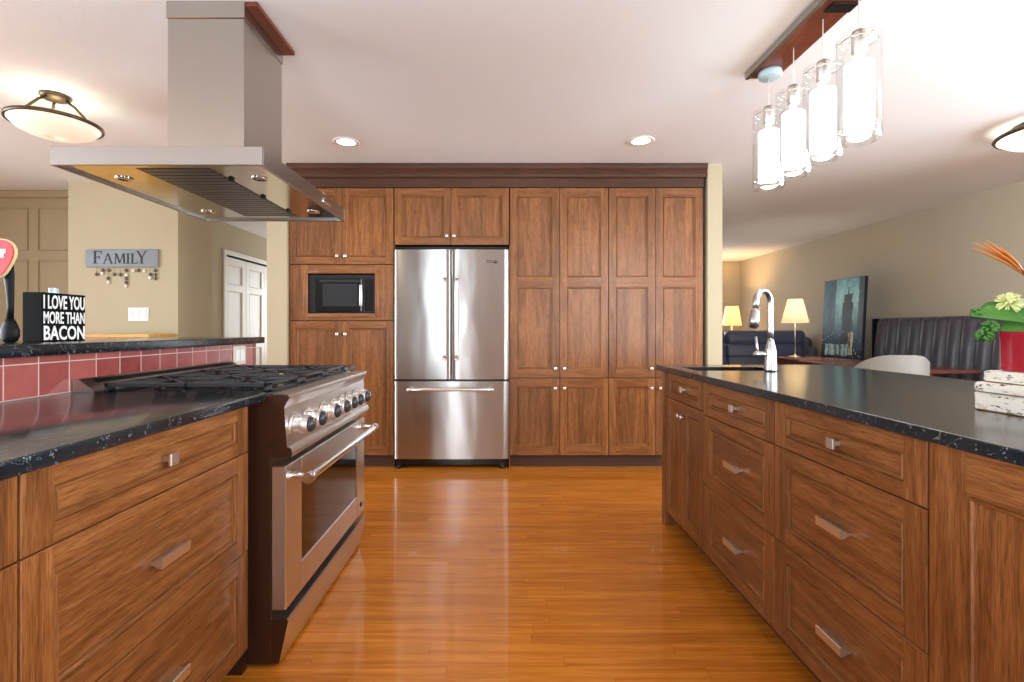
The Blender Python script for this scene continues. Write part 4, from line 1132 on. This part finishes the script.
# ------------------------------------------------------------------ nook: sideboard, FAMILY sign, switch plate
t = thing('sideboard', (-3.20, 4.15, 0), 'honey pine topped sideboard against the wall under the FAMILY sign', 'sideboard')
mb = MB(); mb.box(-3.52, -2.885, 3.985, 4.334, 1.046, 1.076, 0, 0.004); mb.build('top', PINE, t)
mb = MB(); mb.box(-3.50, -2.905, 4.01, 4.330, 0.10, 1.0455); mb.build('body', PINE, t)
FS = Fr((0, 4.01, 0), (1, 0, 0), (0, -1, 0))
for a, b in ((-3.495, -3.205), (-3.200, -2.910)):
    mb = MB(); front(mb, Fr((0, 3.991, 0), (1, 0, 0), (0, -1, 0)), a, b, 0.12, 1.03, 0.05, th=0.018); mb.build('door', [PINE, PINE], t)
for x in (-3.48, -2.93):
    for y in (4.03, 4.31):
        mb = MB(); mb.box(x - 0.018, x + 0.018, y - 0.018, y + 0.018, 0, 0.0995); mb.build('leg', PINE, t)

FW = Fr((0, 4.35, 0), (1, 0, 0), (0, -1, 0))
px = lambda x, z=4.35: (x - 503.0) / 490.0 * z
pz = lambda y, z=4.35: EYE + (329.0 - y) / 490.0 * z
t = thing('family_sign', (px(123), 4.35, pz(258)), 'blue grey FAMILY sign with dangling buttons on the beige wall', 'sign')
u0, u1, v0, v1 = px(87), px(159.5), pz(267.5), pz(249.5)
mb = MB(); FW.box(mb, u0, u1, v0, v1, 0.002, 0.020, 0, 0.008, 2); bd = mb.build('board', SIGN_GREY, t)
# serif capitals from strokes
mb = MB()
def stroke(x0, y0, x1, y1, w, L):
    """slanted bar in letter space; L = (origin u, origin v, scale)"""
    ou, ov, s_ = L
    pts = [(x0 - w / 2, y0), (x0 + w / 2, y0), (x1 + w / 2, y1), (x1 - w / 2, y1)]
    mb.prism(pts, lambda a, b: FW.p(ou + a * s_, ov + b * s_, 0.0203), lambda a, b: FW.p(ou + a * s_, ov + b * s_, 0.0225))
def hbar(x0, x1, y, h, L):
    ou, ov, s_ = L
    mb.prism([(x0, y), (x1, y), (x1, y + h), (x0, y + h)], lambda a, b: FW.p(ou + a * s_, ov + b * s_, 0.0203), lambda a, b: FW.p(ou + a * s_, ov + b * s_, 0.0226))
big, sm = (v1 - v0) * 0.70, (v1 - v0) * 0.56
base = v0 + (v1 - v0) * 0.20
W_ = u1 - u0
def serif(x, y, L, w=0.36): hbar(x - w / 2, x + w / 2, y, 0.05, L)
L = (u0 + W_ * 0.11, base, big)
stroke(0.16, 0, 0.16, 1, 0.16, L); hbar(0.16, 0.66, 0.93, 0.07, L); hbar(0.16, 0.52, 0.48, 0.07, L); serif(0.16, 0, L); serif(0.10, 0.95, L, 0.25); stroke(0.63, 0.76, 0.66, 1.0, 0.05, L); stroke(0.50, 0.40, 0.50, 0.62, 0.05, L)
L = (u0 + W_ * 0.245, base, sm)
stroke(0.10, 0, 0.46, 1, 0.07, L); stroke(0.86, 0, 0.50, 1, 0.17, L); hbar(0.22, 0.70, 0.33, 0.06, L); serif(0.10, 0, L, 0.28); serif(0.86, 0, L, 0.34)
L = (u0 + W_ * 0.400, base, sm)
stroke(0.12, 0, 0.16, 1, 0.07, L); stroke(0.55, 0.05, 0.20, 1, 0.16, L); stroke(0.55, 0.05, 0.90, 1, 0.07, L); stroke(1.00, 0, 0.94, 1, 0.17, L); serif(0.12, 0, L, 0.26); serif(1.0, 0, L, 0.34); serif(0.12, 0.95, L, 0.22); serif(0.98, 0.95, L, 0.26)
L = (u0 + W_ * 0.565, base, sm)
stroke(0.18, 0, 0.18, 1, 0.17, L); serif(0.18, 0, L); serif(0.18, 0.95, L)
L = (u0 + W_ * 0.625, base, sm)
stroke(0.18, 0, 0.18, 1, 0.17, L); hbar(0.18, 0.70, 0, 0.07, L); stroke(0.68, 0.0, 0.70, 0.28, 0.05, L); serif(0.18, 0.95, L); serif(0.15, 0, L, 0.3)
L = (u0 + W_ * 0.705, base, big)
stroke(0.42, 0.45, 0.10, 1, 0.15, L); stroke(0.44, 0.45, 0.74, 1, 0.07, L); stroke(0.42, 0, 0.42, 0.48, 0.15, L); serif(0.42, 0, L); serif(0.10, 0.95, L, 0.28); serif(0.76, 0.95, L, 0.24)
mb.build('lettering', SIGN_INK, t)
bt = [(97.5, 274.5, 0), (103.5, 270.5, 0), (103, 273.5, 1), (109.5, 270.5, 0), (109, 278.5, 0), (109, 282.3, 1), (115, 274.5, 0), (121, 274.8, 0), (127, 270.5, 0), (127, 275.2, 1), (127, 278.5, 0), (127, 282.5, 0), (126.5, 286, 1), (134, 270.8, 1), (139, 270.5, 0), (145, 270.8, 1), (151, 274.5, 0), (150.5, 277.8, 1), (156, 270.5, 0), (156, 274.8, 0), (156, 278.5, 0)]
mb = MB()
for x in (97.5, 103.5, 109.3, 115, 121, 127, 134, 139, 145, 151, 156):
    low = max(y for bx_, y, k in bt if abs(bx_ - x) < 1.2)
    mb.cyl(FW.p(px(x), pz(268), 0.011), FW.p(px(x), pz(low), 0.009), 0.0012, 0.0012, 6)
mb.build('hanging_wires', BRONZE, t)
for x, y, k in bt:
    mb = MB(); c = FW.p(px(x), pz(y), 0.010)
    mb.lathe([(0.004, -0.005), (0.013, -0.004), (0.016, 0.0), (0.013, 0.004), (0.004, 0.005)], c, 14, 0, 'Y'); mb.build('button', PEARL if k else BRASS_B, t)
t = thing('switch_plate', (px(138.5), 4.35, pz(314)), 'white triple light switch plate on the beige wall', 'switch')
u0, u1, v0, v1 = px(128.5), px(149), pz(321), pz(307.5)
mb = MB(); FW.box(mb, u0, u1, v0, v1, 0, 0.006, 0, 0.002); mb.build('plate', WHITEPL, t)
for k in range(3):
    c = u0 + (u1 - u0) * (k + 0.5) / 3
    mb = MB(); FW.box(mb, c - 0.017, c + 0.017, v0 + 0.026, v1 - 0.026, 0.006, 0.009, 0, 0.002); mb.build('rocker', plain('rocker_white', srgb(226, 228, 230), 0.4), t)

# ------------------------------------------------------------------ ceiling lights
def downlight(x, y, label):
    t = thing('recessed_light', (x, y, CE), label, 'ceiling light', 'recessed kitchen downlights')
    mb = MB(); mb.lathe([(0.066, 0.0), (0.090, 0.0), (0.092, -0.003), (0.084, -0.007), (0.064, -0.004)], (x, y, CE), 28, caps=False); mb.build('trim_ring', WHITEP, t)
    mb = MB(); mb.lathe([(0.066, -0.0012), (0.064, -0.003), (0.0, -0.003)], (x, y, CE), 24); mb.build('lens', DOWNL, t)
    return t
downlight(-1.10, 3.44, 'round recessed ceiling light in front of the microwave cabinet')
downlight(0.963, 3.42, 'round recessed ceiling light in front of the pantry cabinets')
for k, (x, y) in enumerate(((-1.10, 3.44), (0.963, 3.42))):
    spot('downlight_glow', (x, y, CE - 0.02), 22, (1, 0.86, 0.66), 125, 0.9)

# bowl ceiling lamp over the nook
bx_, by_ = -2.52, 2.76
t = thing('bowl_lamp', (bx_, by_, CE), 'bronze ceiling lamp with an alabaster bowl, beyond the hood', 'ceiling lamp')
mb = MB(); mb.lathe([(0.0, 0.0), (0.078, 0.0), (0.082, -0.010), (0.070, -0.022), (0.03, -0.032), (0.0, -0.033)], (bx_, by_, CE), 28); mb.build('canopy', BRONZE, t)
for k in range(3):
    an = math.radians(20 + 120 * k); c_, s_ = math.cos(an), math.sin(an)
    mb = MB(); mb.tube([(bx_ + 0.055 * c_, by_ + 0.055 * s_, CE - 0.026), (bx_ + 0.10 * c_, by_ + 0.10 * s_, CE - 0.055), (bx_ + 0.17 * c_, by_ + 0.17 * s_, CE - 0.130), (bx_ + 0.232 * c_, by_ + 0.232 * s_, CE - 0.158)], 0.008, 8); mb.build('arm', BRONZE, t)
mb = MB(); mb.lathe([(0.228, -0.154), (0.243, -0.150), (0.247, -0.160), (0.242, -0.170), (0.228, -0.166)], (bx_, by_, CE), 40, caps=False); mb.build('rim', BRONZE, t)
mb = MB(); mb.lathe([(0.231, -0.156), (0.231, -0.166), (0.200, -0.197), (0.14, -0.222), (0.07, -0.236), (0.0, -0.240), (0.0, -0.232), (0.07, -0.228), (0.135, -0.214), (0.193, -0.190), (0.220, -0.160)], (bx_, by_, CE), 40, caps=False); mb.build('bowl', BOWL, t)
t.scale = (0.88, 0.88, 1)
point('bowl_lamp_bulb', (bx_, by_, CE - 0.15), 1.2, (1, 0.82, 0.56), 0.05)

# flush ceiling lamp of the living room
bx_, by_ = 3.53, 3.10
t = thing('flush_ceiling_lamp', (bx_, by_, CE), 'bronze rimmed dome light on the living room ceiling', 'ceiling lamp')
mb = MB(); mb.lathe([(0.0, 0.0), (0.22, 0.0), (0.24, -0.03), (0.24, -0.055), (0.0, -0.055)], (bx_, by_, CE), 36); mb.build('pan', BRONZE, t)
mb = MB(); mb.lathe([(0.290, -0.052), (0.306, -0.052), (0.312, -0.062), (0.306, -0.073), (0.286, -0.073)], (bx_, by_, CE), 48, caps=False); mb.build('rim', BRONZE, t)
mb = MB(); mb.lathe([(0.297, -0.056), (0.292, -0.074), (0.24, -0.108), (0.15, -0.130), (0.06, -0.138), (0.0, -0.139), (0.0, -0.134), (0.24, -0.06)], (bx_, by_, CE), 48, caps=False); mb.build('dome', DOME, t)
point('dome_light_glow', (bx_ - 0.02, by_, CE - 0.20), 2, (1, 0.90, 0.74), 0.12)

# pendant bar over the island
PX = 1.33
t = thing('light_canopy', (PX, 1.9, CE), 'long reddish wooden ceiling canopy with steel edge carrying the four pendants', 'canopy')
mb = MB(); mb.box(1.262, 1.404, 1.10, 2.515, 2.404, 2.4295, 0, 0.001); mb.build('board', RED_WOOD, t)
mb = MB(); mb.box(1.243, 1.262, 1.10, 2.52, 2.396, 2.4295, 0, 0.002); mb.box(1.262, 1.404, 2.508, 2.522, 2.4035, 2.4295); mb.build('edge_rail', STEEL_HOOD, t)
mb = MB(); mb.box(1.30, 1.404, 1.925, 1.985, 2.396, 2.4038, 0, 0.002); mb.build('clamp', BLACKPL, t)
mb = MB(); mb.lathe([(0.0, 0), (0.052, 0), (0.055, -0.012), (0.052, -0.030), (0.046, -0.034), (0.0, -0.034)], (1.335, 2.45, 2.4038), 20); mb.build('junction_box', BLUE_BOX, t)

def pendant(y, label):
    x = PX; zt = 2.197
    t = thing('pendant_lamp', (x, y, 2.20), label, 'pendant lamp', 'glass pendants over the island')
    mb = MB(); mb.cyl((x, y, 2.225), (x, y, 2.4035 if abs(y - 2.45) > 0.05 else 2.369), 0.0022, 0.0022, 8)
    mb.lathe([(0.0035, 0), (0.0035, 0.012)], (x, y, 2.30), 8); mb.build('cord', CORD, t)
    mb = MB(); mb.lathe([(0.0, 2.230), (0.022, 2.228), (0.025, 2.215), (0.025, 2.150), (0.019, 2.135), (0.0, 2.135)], (x, y, 0), 20); mb.build('socket', NICKEL, t)
    mb = MB()
    for zz in (2.190, 1.862):
        mb.tube([(x + 0.060 * math.cos(2 * PI * k / 28), y + 0.060 * math.sin(2 * PI * k / 28), zz) for k in range(28)], 0.0022, 6, closed=True)
    for k in range(3):
        an = 2 * PI * k / 3 + 0.6; mb.cyl((x + 0.024 * math.cos(an), y + 0.024 * math.sin(an), 2.190), (x + 0.062 * math.cos(an), y + 0.062 * math.sin(an), 2.190), 0.002, 0.002, 6)
        mb.ball((x + 0.0635 * math.cos(an), y + 0.0635 * math.sin(an), 2.190), 0.006, 8); mb.ball((x + 0.0635 * math.cos(an), y + 0.0635 * math.sin(an), 1.862), 0.006, 8)
    mb.build('ring', CHROME, t)
    mb = MB(); mb.lathe([(0.010, 2.136), (0.016, 2.12), (0.020, 2.09), (0.016, 2.06), (0.0, 2.05)], (x, y, 0), 16); mb.build('bulb', GLOW_BULB, t)
    mb = MB(); mb.lathe([(0.046, 2.105), (0.048, 2.10), (0.048, 1.875), (0.046, 1.858), (0.0, 1.852)], (x, y, 0), 32, caps=False); mb.build('frosted_tube', FROST, t)
    mb = MB(); mb.lathe([(0.068, 2.200), (0.072, 2.200), (0.072, 1.832), (0.066, 1.818), (0.0, 1.815)], (x, y, 0), 40, caps=False)
    mb.build('glass_cylinder', GLASS, t, angle=50)
    return t
P0 = pendant(1.831, 'clear glass pendant lamp nearest the camera, hanging lowest in the row')
lab = ['clear glass pendant lamp second from the camera in the row', 'clear glass pendant lamp third from the camera in the row', 'clear glass pendant lamp farthest from the camera, under the blue junction box']
for k, y in enumerate((2.037, 2.243)):
    dup(P0, (PX, y, 2.20), lab[k])
pendant(2.452, lab[2])
P0['label'] = 'clear glass pendant lamp nearest the camera, largest of the row'
for y in (1.831, 2.037, 2.243, 2.452):
    point('pendant_bulb_glow', (PX, y, 1.80), 1.6, (1, 0.88, 0.68), 0.05)

# ------------------------------------------------------------------ living and dining end
# banquette along the wall
t = thing('banquette', (4.45, 4.4, 0), 'charcoal leather banquette with upright channel tufting along the wall', 'bench')
mb = MB()
yb0, yb1 = 3.0, 5.755; n = 18; wd = (yb1 - yb0) / n
pts = []
for k in range(n):
    for j in range(7):
        a = PI * j / 7.0
        pts.append((yb0 + wd * (k + j / 7.0), -0.055 * math.sin(a) ** 0.6 if j else 0.0))
rings = []
for z, s_, off in ((0.46, 1.0, -0.03), (0.9, 1.0, 0.0), (1.19, 1.0, 0.03), (1.222, 0.8, 0.04), (1.236, 0.3, 0.06)):
    rings.append([Vector((4.375 + off + x * s_, y, z)) for y, x in pts] + [Vector((4.375 + off, yb1, z))])
mb.loft(rings, 0, True, False, closed=False)
mb.box(4.40, 4.58, yb0, yb1, 0.46, 1.19)
mb.box(4.425, 4.585, yb0, yb1 + 0.012, 1.20, 1.242, 0, 0.018, 3)
mb.build('back', LEATHER, t, angle=45)
mb = MB(); mb.box(4.345, 4.585, yb1 - 0.001, yb1 + 0.022, 0.10, 1.238, 0, 0.010, 2); mb.build('end_panel', BLACK_M, t)
mb = MB(); mb.box(3.93, 4.37, yb0, yb1, 0.36, 0.47, 0, 0.03, 3); mb.build('seat', LEATHER, t, angle=45)
mb = MB(); mb.box(3.97, 4.58, yb0, yb1, 0.0, 0.359); mb.build('base', BLACK_M, t)

t = thing('dining_table', (3.82, 5.0, 0), 'reddish wood dining table in front of the banquette', 'table')
mb = MB(); mb.box(3.44, 4.21, 4.30, 5.70, 0.722, 0.752, 0, 0.006, 2); mb.build('tabletop', TABLEW, t)
mb = MB(); mb.box(3.52, 3.88, 4.42, 5.58, 0.64, 0.7215); mb.build('apron', TABLEW, t)
for x in (3.54, 3.84):
    for y in (4.45, 5.55):
        mb = MB(); mb.box(x - 0.03, x + 0.03, y - 0.03, y + 0.03, 0, 0.64); mb.build('leg', TABLEW, t)
t = thing('console_table', (4.03, 6.15, 0), 'reddish wood console table carrying the painting and a lamp', 'table')
mb = MB(); mb.box(3.56, 4.52, 5.785, 6.58, 0.722, 0.752, 0, 0.006, 2); mb.build('tabletop', TABLEW, t)
mb = MB(); mb.box(3.62, 4.48, 5.82, 6.54, 0.60, 0.7215); mb.build('apron', TABLEW, t)
for x in (3.64, 4.46):
    for y in (5.84, 6.52):
        mb = MB(); mb.box(x - 0.025, x + 0.025, y - 0.025, y + 0.025, 0, 0.60); mb.build('leg', TABLEW, t)

# canvas painting leaning on the console table
t = thing('canvas_painting', (4.25, 6.1, 0.7525), 'tall blue city street painting leaning on the console table', 'painting')
mb = MB(); M = Matrix.Translation((4.235, 0, 0.7535)) @ Matrix.Rotation(math.radians(3), 4, 'Y')
mb.box(0, 0.035, 5.795, 6.525, 0, 0.995, 0, 0.002, 1, M)
mb.build('stretcher', CANVAS_E, t)
mb = MB(); mb.box(-0.002, -0.0003, 5.798, 6.522, 0.003, 0.992, 0, 0, 1, M); mb.build('canvas', CANVAS, t)

def lamp(name, x, y, z, pole, zs0, zs1, r0, r1, mat, label, pw, col):
    t = thing(name, (x, y, z), label, 'lamp')
    mb = MB(); mb.lathe([(0.0, 0), (0.075, 0), (0.078, 0.008), (0.06, 0.018), (0.015, 0.024), (0.008, 0.04)], (x, y, z), 24); mb.build('base', NICKEL, t)
    mb = MB(); mb.cyl((x, y, z + 0.02), (x, y, zs0 + 0.12), 0.0065, 0.0065, 10); mb.ball((x, y, zs0 - 0.005), 0.012, 10); mb.build('stem', NICKEL, t)
    mb = MB(); mb.lathe([(r0, zs0), (r1, zs1), (r1 - 0.004, zs1), (r0 - 0.004, zs0)], (x, y, 0), 32, caps=False)
    for k in range(3):
        an = 2 * PI * k / 3; mb.cyl((x, y, zs0 + 0.1), (x + (r0 * 0.72 + r1 * 0.26) * math.cos(an), y + (r0 * 0.72 + r1 * 0.26) * math.sin(an), zs0 + 0.1), 0.002, 0.002, 6)
    mb.build('lamp_shade', mat, t, angle=60)
    point(name + '_bulb', (x, y, zs1 - 0.10), pw, col, 0.04)
    return t
lamp('table_lamp', 3.762, 6.31, 0.7525, 0.3, 1.195, 1.500, 0.158, 0.084, SHADE, 'cream shaded lamp with a thin stem on the console table', 5.0, (1, 0.80, 0.52))
lamp('table_lamp', 4.10, 8.78, 0.60, 0.3, 1.180, 1.520, 0.165, 0.105, SHADE_W, 'glowing amber lamp in the far corner behind the sofa', 48.0, (1, 0.56, 0.20))
t = thing('side_table', (4.10, 8.78, 0), 'small dark side table under the far corner lamp', 'table')
mb = MB(); mb.lathe([(0.0, 0.57), (0.26, 0.57), (0.265, 0.585), (0.26, 0.5995), (0.0, 0.5995)], (4.10, 8.78, 0), 28); mb.build('tabletop', TABLEW, t)
for k in range(3):
    an = 2 * PI * k / 3; mb = MB(); mb.cyl((4.10 + 0.2 * math.cos(an), 8.78 + 0.2 * math.sin(an), 0), (4.10 + 0.15 * math.cos(an), 8.78 + 0.15 * math.sin(an), 0.571), 0.014, 0.018, 10); mb.build('leg', TABLEW, t)

# sofa
t = thing('sofa', (3.35, 7.2, 0), 'navy leather reclining sofa in the living room behind the faucet', 'sofa')
sx0, sx1 = 2.32, 4.545
mb = MB(); mb.box(sx0 + 0.16, sx1 - 0.16, 6.68, 7.50, 0.08, 0.40, 0, 0.03, 3); mb.build('base', SOFA_L, t, angle=50)
for k, (a, b) in enumerate(((sx0 + 0.17, 3.30), (3.305, sx1 - 0.17))):
    mb = MB(); mb.box(a, b, 6.62, 7.18, 0.402, 0.54, 0, 0.05, 4); mb.build('seat_cushion', SOFA_L, t, angle=60)
    mb = MB()
    a0, b0 = a - (0.06 if k == 0 else 0), b + (0.13 if k else 0)
    M = Matrix.Translation((0, 7.16, 0.50)) @ Matrix.Rotation(math.radians(-13), 4, 'X')
    mb.box(a0, b0, -0.02, 0.20, 0.0, 0.22, 0, 0.045, 4, M); mb.box(a0, b0, -0.02, 0.21, 0.20, 0.42, 0, 0.05, 4, M); mb.box(a0 + 0.01, b0 - 0.01, -0.05, 0.22, 0.39, 0.615, 0, 0.075, 5, M)
    mb.build('back_cushion', SOFA_L, t, angle=60)
for a in (sx0, sx1 - 0.16):
    mb = MB(); mb.box(a, a + 0.16, 6.66, 7.50, 0.06, 0.56, 0, 0.05, 3)
    mb.box(a - 0.005, a + 0.165, 6.64, 7.46, 0.53, 0.68, 0, 0.07, 4)
    mb.box(a + 0.005, a + 0.155, 7.02, 7.50, 0.60, 0.86, 0, 0.07, 4); mb.box(a + 0.01, a + 0.15, 7.14, 7.50, 0.70, 1.00, 0, 0.07, 4); mb.build('arm', SOFA_L, t, angle=60)
for x in (sx0 + 0.2, sx1 - 0.2):
    for y in (6.75, 7.42):
        mb = MB(); mb.cyl((x, y, 0), (x, y, 0.081), 0.025, 0.03, 10); mb.build('foot', BLACK_M, t)

# tub dining chair
t = thing('dining_chair', (3.05, 3.88, 0), 'pale grey round-backed dining chair beyond the island', 'chair')
cx, cy = 3.03, 3.88
mb = MB(); n = 33; ri, ro = [], []
rings = [[] for _ in range(7)]
for k in range(n):
    a = math.radians(140 + 236 * k / (n - 1))       # turned away from the island
    edge = abs(k / (n - 1) - 0.5) * 2
    top = 0.922 - 0.30 * max(0.0, (edge - 0.12) / 0.88) ** 2.0
    c_, s_ = math.cos(a), math.sin(a)
    for i, (r, z) in enumerate(((0.205, 0.42), (0.245, 0.56), (0.262, 0.5 * (0.56 + top)), (0.266, top - 0.012), (0.256, top), (0.246, top - 0.012), (0.222, 0.50))):
        rings[i].append(Vector((cx + r * c_, cy + r * s_ * 1.0, z)))
mb.loft(rings + [rings[0]], 0, True, False, closed=False)
mb.build('shell', CHAIRF, t, angle=60)
mb = MB(); mb.lathe([(0.0, 0.40), (0.20, 0.40), (0.225, 0.43), (0.225, 0.47), (0.20, 0.495), (0.0, 0.50)], (cx, cy, 0), 32); mb.build('seat', CHAIRF, t, angle=60)
for sx_, sy_ in ((-1, -1), (-1, 1), (1, -1), (1, 1)):
    mb = MB(); mb.cyl((cx + 0.21 * sx_, cy + 0.21 * sy_, 0), (cx + 0.13 * sx_, cy + 0.13 * sy_, 0.405), 0.011, 0.017, 12); mb.build('leg', TABLEW, t)
